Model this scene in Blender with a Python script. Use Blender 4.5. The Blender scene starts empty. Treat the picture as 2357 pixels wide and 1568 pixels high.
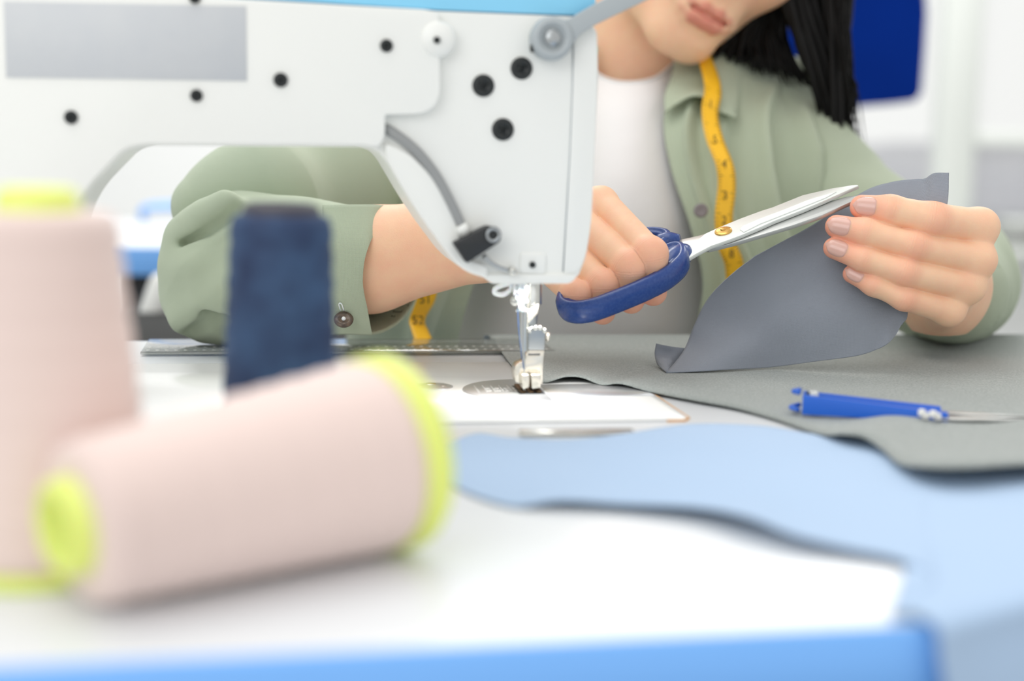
# Sewing workshop close-up: every shape is built in code at its real size (metres; table top at z = 0)
HEAD_Y, HEAD_P, HEAD_R, HEAD_AT = 24, 24, 23, (1633, 40)
HVOX, SVOX = 0.0007, 0.0014
WORLD_S, L_CEIL, L_SIDE, L_BACK, L_LED, EXPO, FSTOP = 0.88, 13, 11, 85, 0.055, 0.0, 3.2
import bpy, bmesh, math, random
import numpy as np
from mathutils import Vector, Matrix
random.seed(7); np.random.seed(7)
SC = bpy.context.scene
COL = SC.collection
# ------------------------------------------------------------------ camera model
W0, H0, FPX = 2357.0, 1568.0, 3274.0
CH = 0.1306
YAW, PITCH, ROLL = math.radians(9.3), math.radians(7.8), math.radians(1.15)
def _cam():
    F = Vector((math.sin(YAW)*math.cos(PITCH), math.cos(YAW)*math.cos(PITCH), -math.sin(PITCH)))
    R = Vector((math.cos(YAW), -math.sin(YAW), 0))
    U = R.cross(F)
    c, s = math.cos(ROLL), math.sin(ROLL)
    R2 = R*c + U*s      # camera turned counter-clockwise: the scene leans clockwise
    U2 = U*c - R*s
    return R2, U2, F
CR, CU, CF = _cam()
CP = Vector((0, 0, CH))
def ray(px, py): return CF + CR*((px-W0/2)/FPX) + CU*((H0/2-py)/FPX)
def at(px, py, D): return CP + ray(px, py)*D
def onz(px, py, z=0.0):
    r = ray(px, py); return CP + r*((z-CH)/r.z)
def ony(px, py, Y):
    r = ray(px, py); return CP + r*(Y/r.y)
# ------------------------------------------------------------------ materials
def lin(c):
    return tuple(((x/255.0)/12.92 if x/255.0 <= 0.04045 else ((x/255.0+0.055)/1.055)**2.4) for x in c)
MATS = {}
def mat(name, rgb, rough=0.5, metal=0.0, bump=None, var=None, sss=0.0, spec=0.5, trans=0.0, sheen=0.0, weave=None, coat=0.0, alpha=1.0):
    m = bpy.data.materials.new(name); m.use_nodes = True
    nt = m.node_tree; b = nt.nodes['Principled BSDF']
    c = lin(rgb)
    b.inputs['Base Color'].default_value = (*c, 1)
    b.inputs['Roughness'].default_value = rough
    b.inputs['Metallic'].default_value = metal
    b.inputs['Specular IOR Level'].default_value = spec
    b.inputs['Transmission Weight'].default_value = trans
    b.inputs['Sheen Weight'].default_value = sheen
    b.inputs['Coat Weight'].default_value = coat
    b.inputs['Alpha'].default_value = alpha
    if sss:
        b.inputs['Subsurface Weight'].default_value = sss
        b.inputs['Subsurface Radius'].default_value = (1.0, 0.35, 0.2)
        b.inputs['Subsurface Scale'].default_value = 0.004
    tc = nt.nodes.new('ShaderNodeTexCoord')
    L = nt.links.new
    if var:                       # (scale, amount, second rgb)
        n = nt.nodes.new('ShaderNodeTexNoise'); n.inputs['Scale'].default_value = var[0]; n.inputs['Detail'].default_value = 4
        L(tc.outputs['Object'], n.inputs['Vector'])
        mr = nt.nodes.new('ShaderNodeMapRange'); mr.inputs[1].default_value = 0.35; mr.inputs[2].default_value = 0.68
        mr.inputs[3].default_value = 0; mr.inputs[4].default_value = var[1]
        L(n.outputs['Fac'], mr.inputs[0])
        mx = nt.nodes.new('ShaderNodeMix'); mx.data_type = 'RGBA'
        mx.inputs[6].default_value = (*c, 1); mx.inputs[7].default_value = (*lin(var[2]), 1)
        L(mr.outputs[0], mx.inputs[0]); L(mx.outputs[2], b.inputs['Base Color'])
    hsrc = None
    if bump:                      # (scale, distance)
        n = nt.nodes.new('ShaderNodeTexNoise'); n.inputs['Scale'].default_value = bump[0]; n.inputs['Detail'].default_value = 5
        L(tc.outputs['Object'], n.inputs['Vector'])
        bp = nt.nodes.new('ShaderNodeBump'); bp.inputs['Distance'].default_value = bump[1]; bp.inputs['Strength'].default_value = 1
        L(n.outputs['Fac'], bp.inputs['Height']); L(bp.outputs['Normal'], b.inputs['Normal']); hsrc = bp
    if weave:                     # (scale, distance): crossed fine waves
        w1 = nt.nodes.new('ShaderNodeTexWave'); w1.bands_direction = 'X'; w1.inputs['Scale'].default_value = weave[0]; w1.inputs['Distortion'].default_value = 1.5
        w2 = nt.nodes.new('ShaderNodeTexWave'); w2.bands_direction = 'Z'; w2.inputs['Scale'].default_value = weave[0]; w2.inputs['Distortion'].default_value = 1.5
        L(tc.outputs['Object'], w1.inputs['Vector']); L(tc.outputs['Object'], w2.inputs['Vector'])
        ad = nt.nodes.new('ShaderNodeMath'); ad.operation = 'ADD'; L(w1.outputs['Fac'], ad.inputs[0]); L(w2.outputs['Fac'], ad.inputs[1])
        bp = nt.nodes.new('ShaderNodeBump'); bp.inputs['Distance'].default_value = weave[1]; bp.inputs['Strength'].default_value = 1
        L(ad.outputs[0], bp.inputs['Height'])
        if hsrc: L(hsrc.outputs['Normal'], bp.inputs['Normal'])
        L(bp.outputs['Normal'], b.inputs['Normal'])
    m['bsdf'] = 1
    MATS[name] = m
    return m
# ------------------------------------------------------------------ object helpers
def link(o, parent=None):
    COL.objects.link(o)
    if parent: o.parent = parent
    return o
def mesh_obj(name, verts, faces, m, parent=None, smooth=True, loc=None):
    me = bpy.data.meshes.new(name)
    if loc is not None:
        verts = [Vector(v)-Vector(loc) for v in verts]
    me.from_pydata([tuple(v) for v in verts], [], [tuple(f) for f in faces])
    me.materials.append(m)
    if smooth: me.shade_smooth()
    o = bpy.data.objects.new(name, me)
    if loc is not None: o.location = loc
    return link(o, parent)
def bm_obj(name, bm, m, parent=None, smooth=True, recalc=True):
    if recalc: bmesh.ops.recalc_face_normals(bm, faces=bm.faces)
    me = bpy.data.meshes.new(name); bm.to_mesh(me); bm.free()
    for mm in (m if isinstance(m, (list, tuple)) else [m]): me.materials.append(mm)
    if smooth: me.shade_smooth()
    o = bpy.data.objects.new(name, me)
    return link(o, parent)
def sharp(o, ang=40):
    me = o.data
    bm = bmesh.new(); bm.from_mesh(me)
    for e in bm.edges:
        if len(e.link_faces) == 2 and e.calc_face_angle(0) > math.radians(ang): e.smooth = False
    bm.to_mesh(me); bm.free(); return o
def empty(name, loc=(0,0,0), **kw):
    o = bpy.data.objects.new(name, None); o.location = loc; o.empty_display_size = 0.02
    COL.objects.link(o); tag(o, **kw); return o
def tag(o, label=None, cat=None, group=None, kind=None):
    if label: o['label'] = label
    if cat: o['category'] = cat
    if group: o['group'] = group
    if kind: o['kind'] = kind
    return o
def fix_parent(root):
    # children were built in world coordinates: keep them there
    inv = Matrix.Translation(-Vector(root.location))
    for c in root.children:
        if not c.get('_fixed'):
            c.matrix_parent_inverse = inv
def cr_curve(pts, n):
    P = [np.array(p, float) for p in pts]
    if len(P) == 2:
        return [P[0]*(1-t)+P[1]*t for t in np.linspace(0, 1, n)]
    P = [2*P[0]-P[1]] + P + [2*P[-1]-P[-2]]
    out = []
    segs = len(P)-3
    for i in range(n):
        t = i/(n-1)*segs; k = min(int(t), segs-1); t -= k
        a, b, c, d = P[k:k+4]
        out.append(0.5*((2*b)+(-a+c)*t+(2*a-5*b+4*c-d)*t*t+(-a+3*b-3*c+d)*t**3))
    return out
def tube(bm, pts, radii, seg=12, n=None, cap=True, flat=1.0, up=None):
    """tube through pts (Catmull-Rom if n), radii per point"""
    if n:
        rr = cr_curve([[r] for r in radii], n) if len(radii) > 1 else None
        q = cr_curve(pts, n); r = [x[0] for x in rr]
    else:
        q = [np.array(p, float) for p in pts]; r = list(radii)
    rings = []; prev = None
    for i, p in enumerate(q):
        t = q[min(i+1, len(q)-1)]-q[max(i-1, 0)]; t = t/(np.linalg.norm(t)+1e-12)
        if prev is None:
            a = np.array(up if up is not None else (0, 0, 1.0), float)
            if abs(np.dot(a, t)) > 0.95: a = np.array((1.0, 0, 0))
        else: a = prev
        a = a-t*np.dot(a, t); a /= np.linalg.norm(a); prev = a; b = np.cross(t, a)
        rings.append([bm.verts.new(tuple(p+(a*math.cos(2*math.pi*k/seg)*flat+b*math.sin(2*math.pi*k/seg))*r[i])) for k in range(seg)])
    for A, B in zip(rings, rings[1:]):
        for k in range(seg): bm.faces.new((A[k], A[(k+1) % seg], B[(k+1) % seg], B[k]))
    if cap: bm.faces.new(rings[0][::-1]); bm.faces.new(rings[-1])
    return rings
def lathe(bm, prof, origin, axis, seg=48, close=True):
    """prof: list of (radius, along-axis); spun about axis through origin"""
    ax = Vector(axis).normalized(); a = Vector((0, 0, 1)) if abs(ax.z) < .9 else Vector((1, 0, 0))
    a = (a-ax*a.dot(ax)).normalized(); b = ax.cross(a); O = Vector(origin); rings = []
    for r, h in prof:
        if r < 1e-6: rings.append([bm.verts.new(O+ax*h)])
        else: rings.append([bm.verts.new(O+ax*h+(a*math.cos(2*math.pi*k/seg)+b*math.sin(2*math.pi*k/seg))*r) for k in range(seg)])
    for A, B in zip(rings, rings[1:]):
        for k in range(seg):
            k2 = (k+1) % seg
            if len(A) == 1 and len(B) == 1: break
            if len(A) == 1: bm.faces.new((A[0], B[k2], B[k]))
            elif len(B) == 1: bm.faces.new((A[k], A[k2], B[0]))
            else: bm.faces.new((A[k], A[k2], B[k2], B[k]))
    return rings
def prism(bm, outline, depthvec, bevel=0.0, segs=3):
    """closed outline of 3D points extruded along depthvec, all edges bevelled"""
    d = Vector(depthvec)
    A = [bm.verts.new(Vector(p)) for p in outline]; B = [bm.verts.new(Vector(p)+d) for p in outline]
    fs = [bm.faces.new(A), bm.faces.new(B[::-1])]
    n = len(A)
    for i in range(n): fs.append(bm.faces.new((A[i], B[i], B[(i+1) % n], A[(i+1) % n])))
    if bevel:
        es = set()
        for f in fs[:2]: es.update(f.edges)
        bmesh.ops.recalc_face_normals(bm, faces=fs)
        bmesh.ops.bevel(bm, geom=list(es), offset=bevel, segments=segs, profile=0.5, affect='EDGES', clamp_overlap=True)
def box(bm, lo, hi, bevel=0.0, segs=2):
    lo = Vector(lo); hi = Vector(hi)
    vs = [bm.verts.new((x, y, z)) for x in (lo.x, hi.x) for y in (lo.y, hi.y) for z in (lo.z, hi.z)]
    fs = [bm.faces.new([vs[i] for i in q]) for q in ((0,1,3,2),(4,6,7,5),(0,4,5,1),(2,3,7,6),(0,2,6,4),(1,5,7,3))]
    if bevel:
        es = set()
        for f in fs: es.update(f.edges)
        bmesh.ops.bevel(bm, geom=list(es), offset=bevel, segments=segs, profile=0.5, affect='EDGES')
def obox(bm, c, ax, ay, az, bevel=0.0, segs=2):
    """oriented box: centre and three half-axis vectors"""
    c = Vector(c); ax = Vector(ax); ay = Vector(ay); az = Vector(az)
    vs = [bm.verts.new(c+ax*i+ay*j+az*k) for i in (-1, 1) for j in (-1, 1) for k in (-1, 1)]
    fs = [bm.faces.new([vs[i] for i in q]) for q in ((0,1,3,2),(4,6,7,5),(0,4,5,1),(2,3,7,6),(0,2,6,4),(1,5,7,3))]
    if bevel:
        es = set()
        for f in fs: es.update(f.edges)
        bmesh.ops.recalc_face_normals(bm, faces=fs)
        bmesh.ops.bevel(bm, geom=list(es), offset=bevel, segments=segs, profile=0.5, affect='EDGES')
def smooth_outline(pts, n):
    """closed Catmull-Rom outline"""
    P = [np.array(p, float) for p in pts]; m = len(P); out = []
    for i in range(m):
        a, b, c, d = P[i-1], P[i], P[(i+1) % m], P[(i+2) % m]
        for t in np.linspace(0, 1, n, endpoint=False):
            out.append(0.5*((2*b)+(-a+c)*t+(2*a-5*b+4*c-d)*t*t+(-a+3*b-3*c+d)*t**3))
    return out
def fillet(pts, rads, n=5):
    """polygon with rounded corners; pts 3D coplanar"""
    P = [Vector(p) for p in pts]; out = []; m = len(P)
    for i in range(m):
        r = rads[i] if isinstance(rads, (list, tuple)) else rads
        p = P[i]; a = P[i-1]; c = P[(i+1) % m]
        if r <= 0: out.append(p); continue
        u = (a-p); v = (c-p); r2 = min(r, u.length*.49, v.length*.49)
        A = p+u.normalized()*r2; B = p+v.normalized()*r2
        for k in range(n+1):
            t = k/n; out.append(A*(1-t)**2+p*2*t*(1-t)+B*t*t)
    return out
# smooth pseudo-noise on arrays (sum of sines with warping)
_rs = np.random.RandomState(3)
_dirs = _rs.normal(size=(14, 3)); _dirs /= np.linalg.norm(_dirs, axis=1)[:, None]; _ph = _rs.rand(14)*6.28
def snoise(P, f):
    P = np.asarray(P, float); s = 0
    for i in range(7):
        w = np.sin(P @ _dirs[i+7]*f*0.7+_ph[i+7])*1.1
        s = s+np.sin(P @ _dirs[i]*f*(0.7+0.17*i)+_ph[i]+w)
    return s/7*1.6
def patch(ctrl, nu, nv, disp=None):
    """ctrl: rows of 3D points -> dense (nv x nu) grid, Catmull-Rom both ways; disp(P,u,v,N)->offset distance"""
    rows = [cr_curve(r, nu) for r in ctrl]
    cols = [cr_curve([rows[j][i] for j in range(len(rows))], nv) for i in range(nu)]
    G = np.array(cols).transpose(1, 0, 2)      # nv, nu, 3
    if disp is not None:
        du = np.gradient(G, axis=1); dv = np.gradient(G, axis=0)
        N = np.cross(du, dv); N /= np.linalg.norm(N, axis=2)[:, :, None]+1e-12
        # normals towards the camera
        s = np.sign(((np.array(CP)-G)*N).sum(2)); N *= s[:, :, None]
        u, v = np.meshgrid(np.linspace(0, 1, nu), np.linspace(0, 1, nv))
        G = G+N*disp(G, u, v)[:, :, None]
    return G
def grid_mesh(name, G, m, parent=None, thick=0.001, sub=0, offset=0):
    nv, nu = G.shape[:2]
    faces = [(j*nu+i, j*nu+i+1, (j+1)*nu+i+1, (j+1)*nu+i) for j in range(nv-1) for i in range(nu-1)]
    o = mesh_obj(name, G.reshape(-1, 3), faces, m, parent)
    if thick:
        md = o.modifiers.new('thickness', 'SOLIDIFY'); md.thickness = thick; md.offset = offset
    if sub:
        md = o.modifiers.new('sub', 'SUBSURF'); md.levels = sub; md.render_levels = sub
    return o
# ------------------------------------------------------------------ signed distance modelling
def A3(v): return np.array((v[0], v[1], v[2]), dtype=np.float32)
def rc(P, a, b, ra, rb):
    a = A3(a); b = A3(b); ba = b-a; pa = P-a
    h = np.clip(pa @ ba/max(float(ba @ ba), 1e-12), 0, 1)
    d = pa-h[:, None]*ba
    return np.sqrt((d*d).sum(1))-(ra+(rb-ra)*h)
def ell(P, c, r, M=None):
    p = P-A3(c)
    if M is not None: p = p @ M            # columns of M = axes
    r = np.array(r, np.float32); q = p/r; k0 = np.sqrt((q*q).sum(1)); q2 = p/(r*r); k1 = np.sqrt((q2*q2).sum(1))+1e-9
    return k0*(k0-1)/k1
def smin(a, b, k):
    h = np.maximum(k-np.abs(a-b), 0)/k
    return np.minimum(a, b)-h*h*k*0.25
def smax(a, b, k): return -smin(-a, -b, k)
def chain(P, pts, rs, k=0.003):
    d = None
    for i in range(len(pts)-1):
        e = rc(P, pts[i], pts[i+1], rs[i], rs[i+1])
        d = e if d is None else smin(d, e, k)
    return d
def surface_net(f, lo, hi, vox, B=8):
    lo = np.array(lo, np.float32); hi = np.array(hi, np.float32)
    nb = np.ceil((hi-lo)/(vox*B)).astype(int); n = nb*B
    ax = [lo[i]+vox*(np.arange(nb[i])*B+B/2-0.5) for i in range(3)]
    C = np.stack(np.meshgrid(*ax, indexing='ij'), -1).reshape(-1, 3).astype(np.float32)
    dc = np.concatenate([f(C[i:i+200000]) for i in range(0, len(C), 200000)])
    act = np.abs(dc) < vox*B*0.866*1.35+vox
    V = np.empty(tuple(n), np.float32)
    V.reshape(nb[0], B, nb[1], B, nb[2], B)[:] = (np.sign(dc)*1.0).reshape(nb[0], 1, nb[1], 1, nb[2], 1)
    idx = np.nonzero(act)[0]; bi = np.stack(np.unravel_index(idx, tuple(nb)), -1)
    o = np.stack(np.meshgrid(np.arange(B), np.arange(B), np.arange(B), indexing='ij'), -1).reshape(-1, 3)
    V6 = V.reshape(nb[0], B, nb[1], B, nb[2], B)
    for s in range(0, len(bi), 400):
        b = bi[s:s+400]; g = (b[:, None, :]*B+o[None]).reshape(-1, 3)
        v = f((lo+vox*g).astype(np.float32)).astype(np.float32)
        V[g[:, 0], g[:, 1], g[:, 2]] = v
    neg = V < 0
    c = neg[:-1, :-1, :-1].astype(np.int8)
    for dx, dy, dz in ((0,0,1),(0,1,0),(0,1,1),(1,0,0),(1,0,1),(1,1,0),(1,1,1)):
        c = c+neg[dx:n[0]-1+dx, dy:n[1]-1+dy, dz:n[2]-1+dz]
    cell = np.argwhere((c > 0) & (c < 8))
    cid = np.full((n[0]-1, n[1]-1, n[2]-1), -1, np.int32); cid[cell[:, 0], cell[:, 1], cell[:, 2]] = np.arange(len(cell))
    cor = np.array([(x, y, z) for x in (0, 1) for y in (0, 1) for z in (0, 1)])
    cv = np.stack([V[cell[:, 0]+q[0], cell[:, 1]+q[1], cell[:, 2]+q[2]] for q in cor], -1)
    acc = np.zeros((len(cell), 3)); cnt = np.zeros(len(cell))
    for i in range(8):
        for j in range(i+1, 8):
            if np.abs(cor[i]-cor[j]).sum() != 1: continue
            a = cv[:, i]; b = cv[:, j]; m = (a < 0) != (b < 0)
            t = np.where(m, a/np.where(m, a-b, 1), 0)
            acc += m[:, None]*(cor[i]+t[:, None]*(cor[j]-cor[i])); cnt += m
    verts = lo+vox*(cell+acc/cnt[:, None])
    faces = []
    for a in range(3):
        s0 = [slice(None)]*3; s1 = [slice(None)]*3; s0[a] = slice(0, -1); s1[a] = slice(1, None)
        ch = np.argwhere(neg[tuple(s0)] != neg[tuple(s1)])
        b1, b2 = (a+1) % 3, (a+2) % 3
        ch = ch[(ch[:, b1] > 0) & (ch[:, b2] > 0) & (ch[:, b1] < n[b1]-1) & (ch[:, b2] < n[b2]-1)]
        e1 = np.zeros(3, int); e1[b1] = 1; e2 = np.zeros(3, int); e2[b2] = 1
        q = np.stack([cid[tuple((ch-o_).T)] for o_ in (e1+e2, e2, 0*e1, e1)], -1)
        s = neg[tuple(ch.T)]
        q[~s] = q[~s][:, ::-1]
        faces.append(q)
    faces = np.concatenate(faces); faces = faces[(faces >= 0).all(1)]
    return verts, faces
def fast_mesh(name, verts, faces, mats, fmat=None):
    me = bpy.data.meshes.new(name); nv, nf = len(verts), len(faces)
    me.vertices.add(nv); me.vertices.foreach_set('co', np.asarray(verts, np.float32).ravel())
    me.loops.add(nf*4); me.loops.foreach_set('vertex_index', np.asarray(faces, np.int32).ravel())
    me.polygons.add(nf); me.polygons.foreach_set('loop_start', np.arange(0, nf*4, 4, dtype=np.int32))
    for m in mats: me.materials.append(m)
    if fmat is not None: me.polygons.foreach_set('material_index', fmat)
    me.update(calc_edges=True); me.validate(); me.shade_smooth()
    return me
# ================================================================== materials
M_white = mat('white_paint', (240, 241, 237), 0.35, bump=(40, 0.00002))
M_table = mat('table_laminate', (226, 229, 232), 0.28, var=(6, 0.25, (232, 235, 240)))
M_bed = mat('machine_bed_paint', (243, 244, 243), 0.2)
M_blue_edge = mat('blue_edge_band', (120, 180, 248), 0.4)
M_sky = mat('light_blue_paint', (140, 212, 246), 0.35)
M_grey_label = mat('grey_label', (203, 206, 209), 0.6, var=(60, 0.5, (196, 200, 205)))
M_black = mat('black_metal', (28, 33, 34), 0.45)
M_blackm = mat('black_plastic', (38, 40, 42), 0.5)
M_steel = mat('polished_steel', (205, 205, 200), 0.22, 1.0)
M_steel2 = mat('brushed_steel', (176, 180, 182), 0.32, 1.0, bump=(300, 0.00003))
M_nickel = mat('nickel_foot', (226, 220, 208), 0.25, 0.85)
M_plate = mat('needle_plate_steel', (205, 209, 211), 0.35, 0.7)
M_lever = mat('grey_lever_paint', (172, 179, 182), 0.4)
M_hose = mat('grey_hose', (150, 152, 152), 0.35)
M_brown = mat('feed_dog_bronze', (120, 98, 74), 0.35, 0.7)
M_orange = mat('orange_gap', (214, 160, 96), 0.6)
M_pink = mat('pink_thread', (230, 209, 202), 0.8, sheen=0.3, bump=(180, 0.0002))
M_navy = mat('navy_thread', (28, 48, 84), 0.7, var=(60, 0.85, (54, 84, 122)), bump=(220, 0.0002))
M_lime = mat('lime_plastic', (228, 240, 128), 0.45, sss=0.2)
M_darkcore = mat('dark_core', (62, 60, 70), 0.5)
M_cgrey = mat('charcoal_cloth', (138, 145, 142), 0.95, sheen=0.25, var=(900, 0.8, (178, 184, 181)), bump=(900, 0.0008))
M_cgrey2 = mat('slate_cloth', (156, 163, 175), 0.9, sheen=0.15, weave=(900, 0.00012), bump=(500, 0.0002))
M_cblue = mat('pale_blue_cloth', (168, 193, 222), 0.9, sheen=0.1, var=(5, 0.4, (178, 200, 226)))
M_shirt = mat('sage_cotton', (187, 199, 174), 0.9, sheen=0.2, weave=(700, 0.00012), bump=(130, 0.0003))
M_tee = mat('white_cotton', (232, 230, 230), 0.9, sheen=0.1, bump=(60, 0.0006))
M_hair = mat('black_hair', (9, 8, 8), 0.55, spec=.25)
M_tape = mat('yellow_tape', (246, 190, 30), 0.45)
M_ink = mat('black_ink', (60, 45, 20), 0.6)
M_handle = mat('navy_handle_plastic', (26, 62, 132), 0.27, bump=(500, 0.00004), var=(700, 0.10, (110, 140, 190)))
M_blade = mat('scissor_blade_top', (222, 226, 222), 0.42, 0.45, bump=(900, 0.00003))
M_etch = mat('etched_strip', (232, 235, 232), 0.7, 0.2, bump=(1500, 0.00006))
M_blade2 = mat('scissor_blade_edge', (188, 190, 188), 0.32, 0.7)
M_brass = mat('brass', (214, 172, 98), 0.28, 0.95)
M_snip = mat('bright_blue_plastic', (20, 98, 208), 0.3)
M_ruler = mat('clear_ruler_plastic', (150, 154, 146), 0.06, alpha=0.62, coat=1.0, spec=1.0)
M_dot = mat('white_print', (235, 235, 232), 0.5)
M_shell = mat('brown_button', (70, 58, 50), 0.25, var=(300, 0.8, (120, 100, 84)))
M_gbutton = mat('grey_button', (140, 132, 134), 0.35)
M_lint = mat('white_thread', (244, 244, 246), 0.8, sss=0.3)
M_bthread = mat('blue_thread', (50, 84, 130), 0.7)
M_wall = mat('wall_paint', (232, 234, 234), 0.8)
M_floor = mat('floor_vinyl', (176, 176, 174), 0.4, var=(3, 0.6, (160, 160, 158)))
M_frame = mat('window_pvc', (216, 220, 216), 0.4)
M_royal = mat('royal_blue_cloth', (0, 44, 136), 0.9, var=(5, 0.5, (0, 36, 116)), spec=.1)
M_dark = mat('dark_metal', (50, 52, 55), 0.5)
M_lips = None

def skin_material():
    m = bpy.data.materials.new('skin'); m.use_nodes = True; nt = m.node_tree; b = nt.nodes['Principled BSDF']; L = nt.links.new
    b.inputs['Roughness'].default_value = 0.5; b.inputs['Subsurface Weight'].default_value = 0.35
    b.inputs['Subsurface Radius'].default_value = (1.0, 0.32, 0.16); b.inputs['Subsurface Scale'].default_value = 0.0028
    b.inputs['Specular IOR Level'].default_value = 0.35
    a = nt.nodes.new('ShaderNodeAttribute'); a.attribute_name = 'red'
    l = nt.nodes.new('ShaderNodeAttribute'); l.attribute_name = 'lip'
    base = (*lin((248, 205, 171)), 1); red = (*lin((238, 158, 134)), 1); lip = (*lin((206, 112, 104)), 1)
    m1 = nt.nodes.new('ShaderNodeMix'); m1.data_type = 'RGBA'; m1.inputs[6].default_value = base; m1.inputs[7].default_value = red; L(a.outputs['Fac'], m1.inputs[0])
    m2 = nt.nodes.new('ShaderNodeMix'); m2.data_type = 'RGBA'; m2.inputs[7].default_value = lip; L(m1.outputs[2], m2.inputs[6]); L(l.outputs['Fac'], m2.inputs[0])
    tc = nt.nodes.new('ShaderNodeTexCoord'); n = nt.nodes.new('ShaderNodeTexNoise'); n.inputs['Scale'].default_value = 90; n.inputs['Detail'].default_value = 3
    L(tc.outputs['Object'], n.inputs['Vector'])
    mr = nt.nodes.new('ShaderNodeMapRange'); mr.inputs[1].default_value = .3; mr.inputs[2].default_value = .7; mr.inputs[3].default_value = 0; mr.inputs[4].default_value = .22; L(n.outputs['Fac'], mr.inputs[0])
    m3 = nt.nodes.new('ShaderNodeMix'); m3.data_type = 'RGBA'; L(m2.outputs[2], m3.inputs[6]); m3.inputs[7].default_value = red; L(mr.outputs[0], m3.inputs[0])
    L(m3.outputs[2], b.inputs['Base Color'])
    # knuckle wrinkles: bands across the finger, only where 'wrk' is high
    u = nt.nodes.new('ShaderNodeAttribute'); u.attribute_name = 'along'
    w = nt.nodes.new('ShaderNodeAttribute'); w.attribute_name = 'wrk'
    nz = nt.nodes.new('ShaderNodeTexNoise'); nz.inputs['Scale'].default_value = 260; nz.inputs['Detail'].default_value = 2; L(tc.outputs['Object'], nz.inputs['Vector'])
    ma = nt.nodes.new('ShaderNodeMath'); ma.operation = 'MULTIPLY_ADD'; ma.inputs[1].default_value = 5.0; L(nz.outputs['Fac'], ma.inputs[0]); 
    us = nt.nodes.new('ShaderNodeMath'); us.operation = 'MULTIPLY'; us.inputs[1].default_value = 4200.0; L(u.outputs['Fac'], us.inputs[0]); L(us.outputs[0], ma.inputs[2])
    sn = nt.nodes.new('ShaderNodeMath'); sn.operation = 'SINE'; L(ma.outputs[0], sn.inputs[0])
    mu = nt.nodes.new('ShaderNodeMath'); mu.operation = 'MULTIPLY'; L(sn.outputs[0], mu.inputs[0]); L(w.outputs['Fac'], mu.inputs[1])
    n2 = nt.nodes.new('ShaderNodeTexNoise'); n2.inputs['Scale'].default_value = 1500; n2.inputs['Detail'].default_value = 3; L(tc.outputs['Object'], n2.inputs['Vector'])
    b1 = nt.nodes.new('ShaderNodeBump'); b1.inputs['Distance'].default_value = 0.00010; L(n2.outputs['Fac'], b1.inputs['Height'])
    b2 = nt.nodes.new('ShaderNodeBump'); b2.inputs['Distance'].default_value = 0.00004; L(mu.outputs[0], b2.inputs['Height']); L(b1.outputs['Normal'], b2.inputs['Normal'])
    L(b2.outputs['Normal'], b.inputs['Normal'])
    return m
M_skin = skin_material()
M_nail = mat('nail', (228, 174, 160), 0.22, sss=0.2, coat=0.3)

# ================================================================== table
EDGE_Y = 0.943
FL = onz(-900, 1568); FRT = onz(0, 1535); C1 = onz(2165, 1435)
slope = (C1.y-FRT.y)/(C1.x-FRT.x)
pFL = Vector((-0.62, FRT.y+slope*(-0.62-FRT.x), 0))
E2 = Vector((C1.x+0.30, C1.y+0.135, 0))
pts = [pFL, C1, E2, Vector((0.80, E2.y+0.05, 0)), Vector((0.80, EDGE_Y, 0)), Vector((-0.62, EDGE_Y, 0))]
T = empty('sewing_table', (0.1, 0.65, -0.75), label='white sewing table with a bright blue edge, in the foreground under the machine', cat='table')
bm = bmesh.new(); ol = fillet([p+Vector((0, 0, -0.003)) for p in pts], [0.01, 0.012, 0.03, 0.02, 0.012, 0.02])
prism(bm, [p+Vector((0, 0, 0.003)) for p in ol], (0, 0, -0.0288), 0.0006, 2); top = bm_obj('tabletop', bm, M_table, T); sharp(top, 30)
bm = bmesh.new(); c = Vector((0.1, 0.65, 0))
n = len(ol)
def outw(i, d):
    a = Vector(ol[i-1]); b = Vector(ol[(i+1) % n]); t = (b-a).normalized(); return Vector(ol[i])+Vector((t.y, -t.x, 0))*d
inn = [Vector(p) for p in ol]; out = [outw(i, 0.0025) for i in range(n)]
rows = []
for (src, dz) in ((inn, 0.0), (out, -0.0012), (out, -0.028), (inn, -0.0285)):
    rows.append([bm.verts.new((p.x, p.y, dz+0.0001)) for p in src])
for A, B in zip(rows, rows[1:]):
    for k in range(n): bm.faces.new((A[k], A[(k+1) % n], B[(k+1) % n], B[k]))
bm_obj('edge_band', bm, M_blue_edge, T)
for (x, y) in ((-0.5, 0.46), (-0.5, 0.88), (0.55, 0.62), (0.55, 0.88)):
    bm = bmesh.new(); box(bm, (x-0.02, y-0.02, -0.75), (x+0.02, y+0.02, -0.026), 0.002); bm_obj('leg', bm, M_dark, T)
fix_parent(T)

# ================================================================== sewing machine
YM = 0.700
THK = Vector((0, 0.072, 0))
def Y(px, py, dy=0.0): return ony(px, py, YM+dy)
def YP(pxs, dy=0.0): return [Y(x, y, dy) for x, y in pxs]
MC = empty('sewing_machine', (0.05, 0.74, 0), label='large white industrial sewing machine with pale blue top, standing on the near table', cat='sewing machine')
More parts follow.
